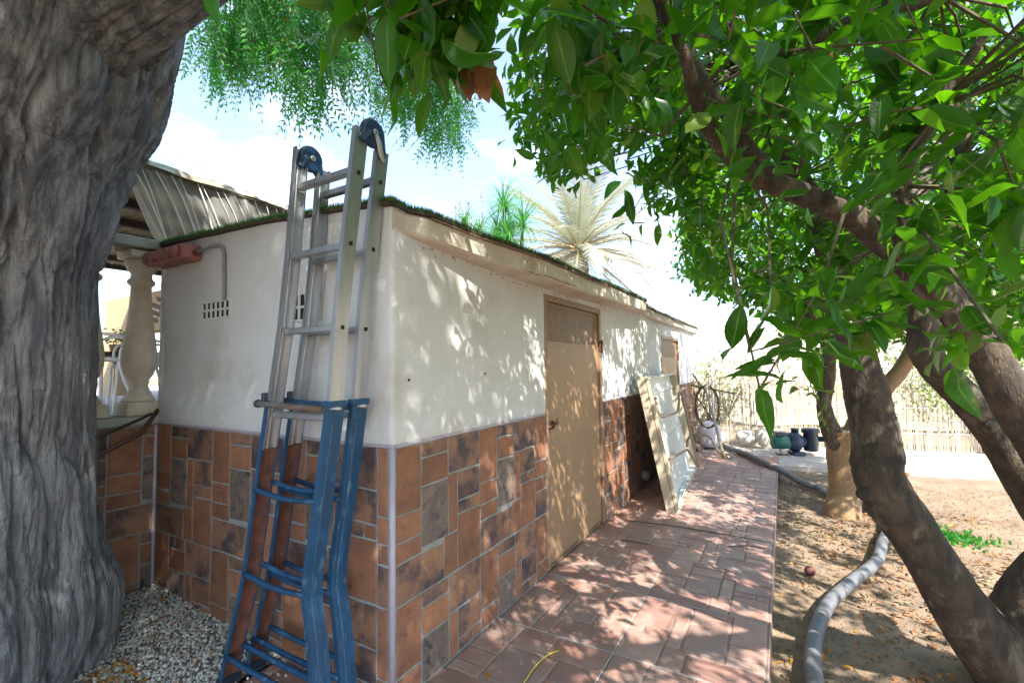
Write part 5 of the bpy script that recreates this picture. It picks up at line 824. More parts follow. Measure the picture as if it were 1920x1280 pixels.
crown(tC, [(285,571,296),(68,636,188),(47,672,187),(31,738,211),(87,695,336),(109,541,199),(-17,511,205),(33,741,356),(150,440,197),(205,629,191),(124,648,324),(130,715,337),(133,741,332),(183,434,324),(95,622,193),(36,408,200),(47,694,189),(215,673,295),(148,755,269),(124,423,237),(98,451,208),(169,639,226),(185,666,287),(185,524,197),(189,496,234),(-18,715,236),(174,491,247),(195,649,273),(74,642,171),(45,761,254),(255,511,213),(198,694,251),(266,525,310),(228,694,264),(96,576,197),(220,529,271),(-7,416,243),(194,477,270),(77,688,236),(97,693,325),(237,480,227),(159,530,191),(143,465,250),(270,577,209),(210,497,184),(102,567,183),(265,585,338),(-80,537,270),(181,480,169),(-52,551,287),(-48,678,238),(238,615,201),(-8,716,241),(-4,698,286),(-88,667,253),(108,499,189),(172,484,244),(-2,574,213),(181,635,267),(196,656,189),(55,765,298),(-45,437,212),(183,719,245),(74,726,223),(-76,642,280),(-67,705,311),(-59,591,271),(152,547,166),(208,517,180),(18,436,221),(121,645,324),(2,562,205),(234,522,253),(180,646,225),(-115,680,271),(-7,686,245),(215,542,279),(230,628,231),(-61,526,223),(226,637,233),(207,645,296),(-6,660,237),(-47,672,226),(-57,727,305),(120,595,166),(-11,510,232),(-113,668,280),(226,687,237),(31,713,344),(60,726,351),(-35,402,247),(156,481,272),(255,483,257),(49,744,206),(-56,644,238),(127,431,191),(162,605,162),(167,666,312),(105,732,333),(2,457,256),(25,484,192),(138,657,220),(-67,534,294),(159,550,180),(208,425,310),(171,616,217),(-73,661,242),(63,718,264),(58,585,194),(27,579,188),(-5,464,244),(199,614,260),(209,717,247),(-7,762,263),(100,459,254),(-62,725,301),(12,733,352),(-54,734,289),(12,768,257),(141,718,179),(25,677,250),(-30,515,212),(18,734,229),(186,555,176),(200,442,244),(111,685,305),(91,446,243),(190,437,250),(13,686,251),(194,699,326),(195,658,209),(215,591,214),(58,418,253),(257,589,276),(-37,525,281),(15,710,265),(163,739,201),(56,737,309),(213,644,206),(212,599,297),(90,721,301),(139,677,322),(48,571,162),(-38,752,275),(181,475,182),(271,524,280),(158,666,255),(87,491,218),(-85,611,263),(45,584,187),(0,700,282),(185,496,241),(243,627,186),(242,609,231),(-51,552,229),(258,560,279),(67,463,236),(76,715,243),(237,545,195),(38,704,331),(80,705,168),(-69,656,276),(79,778,279),(125,427,253),(204,580,175),(97,504,180),(147,603,168),(104,586,166),(-18,428,249),(92,616,176),(133,696,284),(220,614,223),(-52,665,333),(185,574,237),(121,686,251),(174,642,311),(-92,579,284),(105,608,183),(-81,608,317),(179,616,219),(-57,582,228),(136,669,201),(211,635,174),(181,707,193),(-59,444,212),(116,480,200),(142,683,304),(62,765,284),(49,656,331),(50,693,302),(-31,623,287),(23,435,246),(149,700,169),(49,450,253),(190,538,239),(42,720,267),(74,519,176),(260,638,311),(98,764,245),(237,487,220),(125,746,239),(134,593,179),(190,453,274),(182,426,242),(5,680,279),(-74,527,234),(22,719,275),(214,731,273),(221,652,239),(48,458,201),(243,586,226),(199,673,249),(34,755,271),(34,425,212),(22,579,188),(-45,581,296),(58,399,242),(-38,548,246),(103,779,285),(241,535,283),(-79,572,304),(60,685,239),(14,542,206),(-84,577,256),(35,666,225),(197,697,280),(-95,654,295),(37,675,311),(136,725,238),(25,452,250),(143,641,211),(-61,594,245),(101,642,199),(6,457,253),(161,627,203),(-66,562,242),(9,511,201),(64,587,170),(219,473,243),(156,649,308),(216,574,199),(-25,703,295),(57,486,228),(214,469,210),(191,725,285),(51,707,327),(-106,607,307),(176,486,186),(-68,637,323),(156,656,228),(8,483,190),(197,461,227),(61,675,223),(217,660,194),(-26,693,229),(-101,644,319),(149,506,223),(218,635,273),(255,501,216),(33,510,213),(196,651,251),(202,427,277),(138,682,323),(62,462,240),(180,719,205),(243,560,305),(101,655,182),(251,558,272),(8,762,298),(222,574,187),(239,476,313),(209,586,181),(53,634,203),(11,468,265),(43,785,265),(194,621,262),(-68,608,297),(58,676,323),(-29,525,266),(59,659,209),(138,558,175),(79,678,172),(-69,676,267),(70,491,216),(220,505,195),(111,751,328),(-30,657,306),(116,704,266),(140,565,192),(134,614,187),(255,596,289),(-16,679,237),(179,603,175),(118,477,253),(263,565,219),(-61,572,305),(262,652,308),(155,605,200),(97,695,304),(-65,674,332),(85,655,200),(119,730,230),(42,672,229),(249,650,327),(-18,519,218),(162,585,213),(140,440,249),(145,481,242),(-11,539,219),(112,463,186),(169,736,239),(172,469,170),(141,528,172),(-55,515,262),(175,589,216),(154,678,200),(84,703,289),(225,661,285),(102,493,166),(63,693,217),(157,539,203),(220,675,234),(-32,534,288),(54,459,240),(-30,547,230),(-27,541,207),(33,640,180),(161,398,261),(-70,613,249),(30,605,177),(52,579,181),(51,561,183),(143,529,194),(96,764,292),(75,470,186),(279,589,259),(176,557,209),(33,478,214),(72,486,213),(237,462,226),(-12,510,216),(79,398,247),(113,784,261),(-34,618,302),(160,622,191),(146,669,290),(89,629,185),(37,463,268),(220,689,302),(166,704,175),(21,642,203),(88,693,238),(88,731,310),(244,492,263),(49,693,234),(123,526,177),(151,647,202),(198,640,239),(206,499,218),(200,554,220),(93,738,330),(-47,701,292),(216,510,261),(254,588,287),(201,705,267),(208,571,248),(224,463,286),(109,554,186),(185,681,201),(126,477,231),(68,692,281),(53,733,260),(-75,482,260),(31,613,186),(-12,487,198),(99,674,212),(87,627,202),(-38,544,247),(210,444,288),(35,740,202),(173,688,169),(-3,512,193),(2,682,310),(240,605,286),(219,700,262),(-36,443,255),(267,488,292),(-9,746,290),(-33,653,273),(-105,649,260),(36,758,304),(213,498,343),(-44,685,337),(30,446,208),(48,655,208),(224,499,186),(241,597,353),(177,615,165),(82,419,186),(217,574,269),(256,591,227),(191,608,293),(190,489,285),(45,592,178),(192,595,257),(101,726,318),(174,635,304),(101,457,160),(157,751,268),(-11,736,310),(-11,514,217),(55,518,189),(144,681,268),(126,687,223),(223,569,236),(65,419,244),(168,673,271),(82,439,201),(166,676,243),(158,470,229),(208,542,362),(125,601,305),(92,591,352),(111,528,296),(248,574,319),(-36,508,306),(198,578,347),(84,494,411),(28,455,383),(19,458,313),(214,446,345),(146,584,340),(-30,526,301),(-16,473,295),(141,621,329),(278,520,324),(51,420,301),(241,506,361),(63,597,361),(87,604,346),(135,510,281),(203,470,397),(188,620,343),(61,506,394),(-5,487,405),(-39,505,317),(3,416,341),(114,452,417),(30,493,290),(152,584,400),(136,455,389),(5,474,302),(127,421,315),(131,580,359),(118,563,294),(-18,531,377),(230,500,350),(156,458,291),(38,527,428),(65,419,286),(161,568,349),(254,558,373),(41,464,387),(168,447,313),(103,612,391),(200,425,375),(29,579,396),(231,523,372),(88,587,364),(258,461,353),(90,477,415),(-63,534,334),(191,468,309),(51,608,329),(142,552,380),(176,478,416),(228,466,317),(136,523,395),(204,471,409),(202,504,310),(231,585,334),(18,566,300),(150,583,362),(43,525,402),(14,510,297),(177,541,300),(157,475,309),(20,566,329),(143,556,395),(190,465,394),(70,510,277),(1,592,370),(228,489,337),(69,454,383),(214,464,398),(12,484,299),(138,536,300),(214,515,291),(158,479,290),(34,597,320),(188,523,299),(-2,478,345),(188,427,335),(53,518,297),(86,580,295),(41,467,419),(190,455,308),(86,587,421),(107,496,282),(98,579,364),(149,454,286),(60,441,342),(141,455,393),(211,483,355),(82,628,364),(196,472,346),(59,435,302),(201,516,314),(96,547,430),(-40,555,353),(43,451,376),(90,578,288),(208,536,316),(165,404,389),(139,609,377),(51,455,397),(144,544,405),(241,529,304),(22,441,352),(43,515,412),(136,461,376),(190,468,310),(114,589,381),(26,460,379),(95,577,364),(209,605,312),(-30,548,386),(176,530,304),(215,537,326),(119,543,413),(221,495,319),(28,434,350),(-11,541,374),(215,598,318),(34,601,369),(33,533,392),(77,548,431),(213,483,336),(7,558,290),(239,520,406),(203,482,336),(241,448,355),(44,626,352),(164,443,325),(199,476,321),(117,469,261),(246,543,399),(144,533,391),(118,539,279),(80,613,330),(244,492,305),(170,446,344),(105,448,292),(88,453,425),(108,476,422),(2,577,326),(19,400,366),(27,559,356),(-19,574,399),(103,452,298),(26,555,372),(245,524,314),(251,575,315),(142,623,368),(61,610,323),(236,509,288),(109,603,398),(-6,559,353),(128,443,306),(-20,598,322),(230,574,357),(37,584,275),(26,566,327),(113,620,309),(27,546,415),(110,577,315),(70,576,346),(133,477,389),(60,503,428),(67,450,413),(103,441,369),(9,486,373),(96,399,360),(-80,515,334),(50,603,297),(201,540,314),(-30,567,355),(-62,536,343),(-76,541,319),(61,513,292),(155,498,291),(192,524,385),(197,510,418),(225,471,367),(84,568,378),(49,545,297),(108,476,286),(51,557,379),(160,475,289),(13,609,330),(92,440,308),(28,606,382),(45,404,333),(43,421,405),(209,551,359),(136,531,291),(218,516,275),(266,559,319),(208,474,352),(75,556,433),(48,542,402),(183,502,413),(90,530,266),(237,527,381),(-2,430,332),(128,619,362),(37,479,380),(67,437,414),(48,485,304),(191,584,347),(-44,454,306),(-40,567,320),(116,617,395),(222,469,378),(178,397,335),(215,452,330),(100,534,269),(173,552,395),(106,444,401),(-3,440,367)], 40, .10, anC, spread=.17)
# young shoot on tree C with small leaves
sh = [(0.356, 5.494, 0.761), (0.281, 5.321, 0.980), (0.223, 5.275, 1.184), (0.176, 5.238, 1.337)]; MB().tube(sh, .005, 5, smooth_n=4).build('shoot', twig_m, tC)
lc = []; 
for k in range(26):
    t = RNG.random(); i = min(2, int(t*3)); a = np.array(sh[i]); b = np.array(sh[i+1]); lc.append(a+(b-a)*(t*3-i)+RNG.normal(size=3)*.03)
D = RNG.normal(size=(26, 3)); scatter('shoot_leaves', LS[0], LS[1], frames(D, RNG.normal(size=(26, 3))+np.array([0, 0, 1])), np.array(lc), RNG.uniform(.06, .10, 26), shrub_m, tC)
# hanging dead leaf bunch
dl = thing('dead_leaf_bunch', 'crumpled brown dead leaves hanging among the green at the top', 'dead leaves', (-0.521, 0.758, 2.061))
for k in range(6):
    V, Fc = leaf_t(6, .62, random.uniform(-.2, .4), random.uniform(.3, .9), curl=random.uniform(-1, 1)); me = np_mesh('dry_leaf', V, Fc, True)
    d = Vector((random.uniform(-.35, .45), random.uniform(-.3, .3), -1)); R = frames(np.array([tuple(d)]), RNG.normal(size=(1, 3)))[0]
    link('dry_leaf', me, dl, dry_leaf, loc=Vector((-0.519, 0.759, 2.063))+Vector((random.uniform(-.012, .018), random.uniform(-.01, .01), -k*.010)), rot=Matrix(R.tolist()).to_quaternion(), scale=(random.uniform(.085, .115),)*3)
MB().tube([(-0.519, 0.759, 2.063), (-0.524, 0.775, 2.141), (-0.532, 0.798, 2.256)], .002, 5).build('stem', twig_m, dl)
# brown seed pod
tag(MB().tube([(0.126, 1.303, 2.147), (0.125, 1.305, 2.116), (0.126, 1.308, 2.065), (0.121, 1.308, 2.017)], [.002,.007,.009,.001], 8, smooth_n=4, flat=.6).build('dried_pod', dry_leaf, None, True), 'long brown dried pod hanging from the upper right branch', 'pod')
for i, a in enumerate(((0.453, 1.748, 1.761), (0.444, 1.745, 1.724), (0.425, 1.735, 1.709))):
    tag(MB().lathe([(.0008,-.006),(.005,-.004),(.0062,0),(.005,.004),(.0008,.006)], a, 10).build('small_fruit', orange_m, None, True), ['tiny orange fruit, topmost of three among the right-hand leaves', 'tiny orange fruit, middle one of three among the right-hand leaves', 'tiny orange fruit, lowest of three among the right-hand leaves'][i], 'fruit', 'tiny fruits in the leaves')

# ------------------------------------------------------------------ ladder
ld = thing('folding_ladder', 'tall folded ladder with aluminium rails in splayed blue steel sleeves, leaning by the shed corner', 'ladder', (-1.9, 1.28, 0))
def yz(z, off): return 1.20+off+.04*z
def cprof(w_, d, t, s):
    # channel, back at side s (+1: back faces +x)
    o = [(0,-d/2),(w_,-d/2),(w_,-d/2+t*2.2),(t*1.6,-d/2+t*2.2),(t*1.6,-d*.12),(t*2.4,-d*.08),(t*2.4,d*.08),(t*1.6,d*.12),(t*1.6,d/2-t*2.2),(w_,d/2-t*2.2),(w_,d/2),(0,d/2)]
    o = [(x-w_/2, y) for x, y in o]
    if s > 0: o = [(-x, y) for x, y in reversed(o)]
    return o
def rail_x(z, tab): 
    zs, xs_ = zip(*sorted(tab)); return float(np.interp(z, zs, xs_))
TL = [(2.40,-1.840),(1.905,-1.862),(1.566,-1.892),(1.236,-1.942),(1.0,-1.975)]
TR = [(2.40,-1.455),(1.878,-1.510),(1.553,-1.538),(1.25,-1.548),(1.0,-1.58)]
BL = [(1.27,-1.940),(.88,-1.998),(.52,-2.045),(.40,-2.075),(.148,-2.150),(0.0,-2.185)]
BR = [(1.27,-1.545),(.83,-1.600),(.60,-1.636),(.50,-1.640),(.36,-1.600),(.20,-1.570),(.0,-1.535)]
for off, ztop in ((0, (2.385, 2.375)), (.12, (2.335, 2.325))):
    for side, tab, zt in ((-1, TL, ztop[0]), (1, TR, ztop[1])):
        sts = [(rail_x(z, tab), yz(z, off), z) for z in np.linspace(1.05 if side < 0 else 1.2, zt, 24)]
        mb = MB().sweep(cprof(.023, .066, .003, side), sts); o = mb.build('aluminium_rail', alu, ld)
        if side > 0:
            for z in (2.19, 1.90, 1.56): MB().tube([(rail_x(z, tab)+.0110, yz(z, off)+.004, z-.006), (rail_x(z, tab)+.0124, yz(z, off)+.004, z+.010)], .008, 10).build('socket', dark, o)
            for z in (2.30, 2.275): MB().lathe([(.003,0),(.003,.0016)], (rail_x(z, tab)+.0113, yz(z, off), z), 8, Matrix.Rotation(math.pi/2, 3, 'Y')).build('rivet', steel, o)
    for side, tab in ((-1, BL), (1, BR)):
        zs = np.unique(np.concatenate([np.linspace(.02, 1.262, 30), [.50, .52, .60]])); sts = [(rail_x(z, tab), yz(z, off)-.0, z) for z in zs]
        MB().sweep(cprof(.020 if side < 0 else .024, .078, .003, side), sts).build('blue_rail', blue, ld)
        if side < 0:
            sts2 = [(a+.004, b, c) for a, b, c in sts if c < 1.06]; MB().sweep([(-.009,-.033),(.005,-.033),(-.003,-.01),(-.003,.01),(.005,.033),(-.009,.033)], sts2).build('rusted_channel', rust, ld)
        else:
            sts2 = [(a+.0125, b, c) for a, b, c in sts if c < 1.2]; MB().sweep([(-.001,-.014),(.003,-.010),(.003,.010),(-.001,.014)], sts2).build('pressed_rib', blue, ld)
        x = rail_x(.03, tab); y = yz(0, off); MB().bbox((x-.024, y-.046, 0.0), (x+.024, y+.046, .045), e=.008).build('foot', blackp, ld)
    for z in (2.205, 1.893, 1.56, 1.20):
        xa, xb = rail_x(z, TL)+.008, rail_x(z, TR)-.010; y = yz(z, off)
        MB().bbox((xa, y-.017, z-.014), (xb, y+.017, z+.014), e=.004).build('rung', alu, ld)
    for z in ((.88, .52, .15) if off == 0 else (.86, .48, .17)):
        for dy in (-.034, .036):
            xa, xb = rail_x(z, BL)-.004, rail_x(z, BR)+.0; y = yz(z, off)+dy; pts = []
            for k in range(9):
                t = k/8; pts.append((xa+(xb-xa)*t, y, z+(.0 if dy < 0 else .02)-.016*math.sin(math.pi*t)*(1 if z > .3 else .4)))
            MB().tube(pts, .0115, 8).build('blue_rung', blue, ld, True)
# clamping bars
old_bar = mat('worn_bar', (.22,.20,.19), (.13,.075,.055), 25, .4, .6, rough=.6, metal=.3, stretch=(.3,1,1), bump=.3, bscale=60)
for off, ma in ((0, old_bar), (.12, blue)):
    z = 1.245; y = yz(z, off)-.055 if off == 0 else yz(z, off)-.048
    xa, xb = rail_x(z, BL)-.035, rail_x(z, BR)+.048
    MB().tube([(xa, y, z+.004), (xb-.06, y, z-.006)], .0135, 12).build('clamp_bar', ma, ld, True)
    MB().tube([(xa-.004, y, z+.004), (xa+.012, y, z+.004)], .0175, 12).build('end_cap', blackp, ld, True)
    MB().tube([(xb-.06, y+.02, z-.006), (xb+.01, y+.04, z-.004)], .008, 8).build('bolt', steel, ld, True)
    MB().bbox((rail_x(z, BL)-.022, yz(z, off)-.05, z+.01), (rail_x(z, BL)-.002, yz(z, off)-.02, z+.05)).build('sleeve_lug', blackp, ld)
    MB().bbox((rail_x(z, BR)-.0205, yz(z, off)-.0425, z+.0), (rail_x(z, BR)+.0205, yz(z, off)+.0425, z+.024), e=.002).build('sleeve_collar', blue, ld)
# hinges
for x, yc, zc in ((-1.845, 1.345, 2.358), (-1.443, 1.345, 2.372)):
    Ry = Matrix.Rotation(math.pi/2, 3, 'Y')
    h = MB().lathe([(.050,-.016),(.058,-.012),(.060,-.004),(.060,.004),(.058,.012),(.050,.016)], (x, yc, zc), 28, Ry)
    h.tube([(x, yc+.03, zc-.02), (x, yc+.060, zc-.085)], [.03, .014], 10, flat=.6); h.tube([(x, yc-.03, zc), (x, yc-.058, zc-.05)], [.03, .02], 10, flat=.6)
    hh = h.build('hinge', hinge_m, ld, False)
    MB().lathe([(.014,0),(.014,.004),(.008,.007)], (x+.017, yc, zc), 14, Ry).build('pivot', steel, hh)
    if x > -1.6: MB().tube([(x+.02, yc+.0, zc-.01), (x+.024, yc+.012, zc-.04), (x+.02, yc+.03, zc-.085), (x+.018, yc+.05, zc-.11)], [.008,.012,.011,.007], 8, smooth_n=4, flat=.5).build('release_lever', steel, hh, True)

# ------------------------------------------------------------------ leaning folding table
ft = thing('folding_table', 'beige metal folding table stood on its edge against the shed, bent tube legs sticking out', 'folding table', (-.95, 5.5, 0))
Bp = Vector((-.886, 4.592, .002)); l = Vector((-.074, .997, 0)).normalized(); wv = Vector((-.193, -.015, .981)).normalized(); nn = l.cross(wv).normalized(); wv = nn.cross(l)
MT = Matrix((l, wv, nn)).transposed().to_4x4(); MT.translation = Bp
Lt, Wt, th = 2.15, 1.30, .115
MB().bbox((0,0,-th),(.012,Wt,0), MT, .002).build('side_rail', tray, ft); MB().bbox((Lt-.012,0,-th),(Lt,Wt,0), MT, .002).build('side_rail', tray, ft)
MB().bbox((.0125,0,-th),(Lt-.0125,.012,0), MT, .002).build('end_rail', tray, ft); MB().bbox((.0125,Wt-.012,-th),(Lt-.0125,Wt,0), MT, .002).build('end_rail', tray, ft)
MB().box((-.0015,.0,-.034),(-.0002,Wt,-.030), MT).build('seam', dark, ft)
MB().box((.0125,.0125,-th+.004),(Lt-.0125,Wt-.0125,-th+.03), MT).build('underside_sheet', tray_in, ft)
MB().bbox((.013,Wt-.03,-.085),(Lt-.013,Wt-.013,-.005), MT, .003).build('top_flange', tray_in, ft)
MB().bbox((.013,.013,-.085),(Lt-.013,.03,-.02), MT, .003).build('bottom_flange', tray_in, ft)
for a in (.45, .86): MB().bbox((.014,Wt*a-.02,-.085),(Lt-.014,Wt*a+.02,-.070), MT, .003).build('stiffener', tray_in, ft)
for k in range(5): MB().box((.55+k*.14,.031,-.03),(.62+k*.14,.034,-.022), MT).build('slot', dark, ft)
for z0_, z1_ in ((.93,1.12),(.55,.68),(.12,.42)): MB().bbox((.05,z0_,-.075),(.075,z1_,-.02), MT, .003).build('bracket', blackp, ft)
def tb_(pts, nm='leg_tube'): MB().tube([MT @ Vector(p) for p in pts], .014, 10, smooth_n=5).build(nm, tubem, ft, True)
def tw_(pts): MB().tube(pts, .014, 10, smooth_n=5).build('leg_tube', tubem, ft, True)
tw_([(-1.160, 4.953, 1.046), (-1.133, 4.914, 0.924), (-1.114, 5.014, 0.843), (-1.106, 5.343, 0.834), (-1.109, 5.806, 0.826), (-1.118, 5.970, 0.915), (-1.137, 6.090, 1.018), (-1.162, 6.450, 1.060), (-1.180, 6.868, 1.046)])
tw_([(-1.148, 6.296, 1.047), (-0.953, 5.640, 0.672), (-0.776, 5.000, 0.376)])
tw_([(-1.157, 6.406, 0.950), (-1.092, 6.204, 0.851), (-1.015, 6.282, 0.847), (-0.914, 6.247, 0.867), (-0.901, 6.437, 0.934), (-0.898, 6.538, 1.038), (-0.886, 6.658, 1.089), (-0.876, 7.056, 1.093)])
tw_([(-0.902, 6.620, 1.076), (-0.647, 5.363, 0.778), (-0.449, 4.217, 0.621)])
tw_([(-1.010, 4.779, 0.354), (-1.018, 4.828, 0.428), (-1.001, 4.953, 0.449), (-0.997, 5.388, 0.420), (-0.985, 5.674, 0.404), (-0.902, 5.412, 0.395), (-0.787, 5.041, 0.367), (-0.766, 5.066, 0.354)])
tw_([(-1.044, 5.987, 0.381), (-1.042, 6.025, 0.459), (-1.017, 6.148, 0.495), (-0.891, 6.012, 0.529), (-0.753, 5.732, 0.557), (-0.631, 5.162, 0.563), (-0.492, 4.426, 0.604), (-0.414, 4.357, 0.600)])
for p in ((.35,.92,-.02),(.42,.49,.01),(1.22,.12,.20)): 
    q = MT @ Vector(p); MB().tube([q+Vector((.02*math.cos(t*1.1), .004*t, .02*math.sin(t*1.1))) for t in range(12)], .003, 5).build('spring_clip', steel, ft, True)
for q in ((-0.414, 4.357, 0.600), (-0.876, 7.056, 1.093), (-1.180, 6.868, 1.046)): q = Vector(q); MB().tube([q-l*.012, q+l*.02], .017, 10).build('tube_cap', blackp, ft)

# ------------------------------------------------------------------ fence, wire, background plants
F0 = Vector((-3.6, 8.42, 0)); F1_ = Vector((8.0, 10.85, 0)); fd = (F1_-F0).normalized(); fl_ = (F1_-F0).length; fnn = Vector((fd.y, -fd.x, 0))
fe = thing('reed_fence', 'thin reed screen fence along the back path, faded where the sun hits it', 'fence', F0)
mb = MB(); rr = random.Random(9); s = 0
tints = []
while s < fl_:
    p = F0+fd*s+fnn*rr.uniform(-.012, .012); h = 1.22+.07*float(vnoise(s*1.3, 0, 0))+rr.uniform(-.09, .06); ln = rr.gauss(0, .018)
    r_ = rr.uniform(.005, .011); mb.tube([p+Vector((0,0,-.03)), p+fd*ln*.5+Vector((0,0,h*.5)), p+fd*ln+Vector((0,0,h))], r_, 4, cap=False); s += rr.uniform(.010, .024)
me = mb.mesh('reeds'); nv_ = len(me.vertices); a = me.attributes.new('tint', 'FLOAT', 'POINT'); a.data.foreach_set('value', np.repeat(RNG.random(nv_//12), 12).astype(np.float32)); link('reeds', me, fe, reed_f, 'stuff')
for h in (.25, .65, 1.05): MB().tube([F0+fnn*.02+Vector((0,0,h)), F1_+fnn*.02+Vector((0,0,h))], .0035, 5).build('binding_wire', wire_m, fe)
wf = thing('wire_fence', 'galvanised square mesh fence with posts standing in front of the reeds', 'fence', F0+fnn*.06)
mb = MB(); q0 = F0+fnn*.06; L_ = fl_*.62
for i in range(int(L_/.10)): p = q0+fd*(i*.10); mb.tube([p+Vector((0,0,0)), p+Vector((0,0,1.78))], .0016, 3, cap=False)
for k in range(18): z = .02+k*.10; mb.tube([q0+Vector((0,0,z)), q0+fd*L_+Vector((0,0,z))], .0016, 3, cap=False)
mb.build('mesh_panel', wire_m, wf, kind='stuff')
for i in range(4): p = q0+fd*(.3+i*2.25)+fnn*.03; MB().tube([p, p+Vector((0,0,1.85))], .02, 10).build('post', wire_m, wf)
# scrub on the bank
n = 9000; sx = RNG.uniform(-14, 30, n); sy = RNG.uniform(14, 27, n); k = fbm(sx*.5, sy*.5, 2, 3) > .05; sx, sy = sx[k], sy[k]
sz = soil_z(sx, sy)+.05+RNG.uniform(0, .35, len(sx)); D = RNG.normal(size=(len(sx), 3)); D[:, 2] += .6
tag(scatter('scrub', LS[0], LS[1], frames(D, RNG.normal(size=(len(sx), 3))), np.stack([sx, sy, sz], 1), RNG.uniform(.10, .28, len(sx)), scrub_m), 'dry pale scrub on the bleached bank beyond the fence', 'scrub')
def leafy_bush(name, c, r, n, size, m, label, cat, stems=6, group=None, g=None):
    g = c[2]-r[2] if g is None else g; t = thing(name, label, cat, (c[0], c[1], g), group); q = RNG.normal(size=(n, 3)); q /= np.linalg.norm(q, axis=1)[:, None]; q *= (RNG.uniform(.3, 1, (n, 1))**.5)*(1+.25*vnoise(q[:, 0]*3, q[:, 1]*3, q[:, 2]*3+c[0])[:, None])
    loc = np.array(c)+q*np.array(r); loc = loc[loc[:, 2] > c[2]-r[2]*.98]; D = RNG.normal(size=(len(loc), 3)); D[:, 2] -= .3
    scatter('foliage', LS[0], LS[1], frames(D, RNG.normal(size=(len(loc), 3))+np.array([0, 0, 1])), loc, RNG.uniform(.6, 1.2, len(loc))*size, m, t)
    mb = MB()
    for k in range(stems): a = RNG.uniform(0, 6.28); mb.tube([(c[0], c[1], g), (c[0]+math.cos(a)*r[0]*.3, c[1]+math.sin(a)*r[1]*.3, c[2]-.2*r[2]), (c[0]+math.cos(a)*r[0]*.7, c[1]+math.sin(a)*r[1]*.7, c[2]+.5*r[2])], [.02,.012,.004], 5, smooth_n=3)
    mb.build('stems', twig_m, t, kind='stuff'); return t
leafy_bush('shrub', (-1.15, 9.35, .75), (.45,.4,.75), 900, .07, shrub_m, 'green shrub at the far end corner of the shed', 'shrub')
leafy_bush('shrub', (2.75, 9.55, 1.05), (1.25,.28,.48), 2600, .06, shrub_m, 'sunlit yellow-green shrub in front of the reed fence right of the leaning trunk', 'shrub', 9, g=-.02)
leafy_bush('shrub', (5.6, 10.9, .95), (1.3,.5,.95), 2200, .075, shrub_m, 'sunlit shrub behind the reed fence at the far right', 'shrub')
leafy_bush('shrub', (2.6, 13.2, 1.5), (2.4,1.0,1.5), 3000, .10, shrub_m, 'tall pale green shrub on the slope behind the fence', 'shrub')
leafy_bush('shrub', (-1.2, 12.4, .95), (1.3,.8,.85), 1600, .08, scrub_m, 'bleached dry shrub directly past the end of the shed', 'shrub')
for i, (x, y) in enumerate(((-6.5, 5.55), (-5.2, 5.55), (-4.3, 5.55))):
    leafy_bush('planter_plant', (x, y, 1.40), (.45,.18,.16), 300, .07, pin_m, ['leafy plant at the far end of the terracotta planter', 'leafy plant in the middle of the terracotta planter', 'leafy plant at the near end of the terracotta planter'][i], 'plant', 3, 'plants in the terrace planter')
q = RNG.normal(size=(60, 3))*.05; scatter('foliage', LS[0], LS[1], frames(RNG.normal(size=(60, 3)), RNG.normal(size=(60, 3))), q+np.array([tp.x+.1, tp.y-.1, 1.76]), np.full(60, .05), pin_m, tpl)
# palm
pm = Vector((-4.451, 11.136, 4.364)); pt = thing('date_palm', 'date palm with arching pale fronds rising behind the turfed shed roof', 'palm tree', (pm.x, pm.y, -.1))
MB().tube([(pm.x, pm.y, -.2), (pm.x, pm.y, pm.z*.5), (pm.x, pm.y, pm.z-.1)], [.28,.23,.24], 16, smooth_n=20, rfun=lambda i, a, p: 1+.10*math.sin(i*1.9+3*a)).build('trunk', palm_trunk, pt)
def frond(c, az, el, Ln, droop, npair, lw, name='frond', seed=0):
    r = random.Random(seed); d = Vector((math.cos(az)*math.cos(el), math.sin(az)*math.cos(el), math.sin(el))); side = Vector((-math.sin(az), math.cos(az), 0)); pts = []; n = 10; p = Vector(c); e = el; V = []; Fc = []
    for k in range(n+1):
        pts.append(p.copy()); e = el-droop*(k/n)**1.3; p = p+Vector((math.cos(az)*math.cos(e), math.sin(az)*math.cos(e), math.sin(e)))*(Ln/n)
    for k in range(npair):
        t = .12+.88*k/(npair-1); f = t*n; i = min(n-1, int(f)); q = pts[i].lerp(pts[i+1], f-i); tg = (pts[i+1]-pts[i]).normalized(); up = side.cross(tg)*-1
        ll = lw*(math.sin(math.pi*min(1, .15+t*.85))**.6)*r.uniform(.85, 1.1)
        for s_ in (-1, 1):
            dd = (tg*.75+side*s_*.8+Vector((0, 0, -.18+r.uniform(-.12, .12)))+up*.15).normalized(); w2 = tg*.013*Ln/2; m0 = len(V); q2 = q+dd*ll*.6+Vector((0,0,-.01)); q3 = q+dd*ll+Vector((0,0,-.12*ll))
            V += [q-w2, q+w2, q2+w2*.8, q2-w2*.8, q3+w2*.1, q3-w2*.1]; Fc += [(m0, m0+1, m0+2, m0+3), (m0+3, m0+2, m0+4, m0+5)]
    me = bpy.data.meshes.new(name); me.from_pydata([tuple(v) for v in V], [], Fc); me.update(); return me, pts
for k in range(64):
    az = k*2.39996+.2; el = math.radians(86-(k/63)**.85*118+random.uniform(-5, 5)); Ln = 2.5+random.uniform(-.3, .35)
    me, pts = frond(pm, az, el, Ln, random.uniform(.55, 1.05)*(1 if el > -.2 else .35), 46, .42, seed=k); f = link('frond', me, pt, palm_m)
    MB().tube(pts, [.028*(1-i/11)+.004 for i in range(len(pts))], 5, cap=False).build('rib', palm_rib, f)
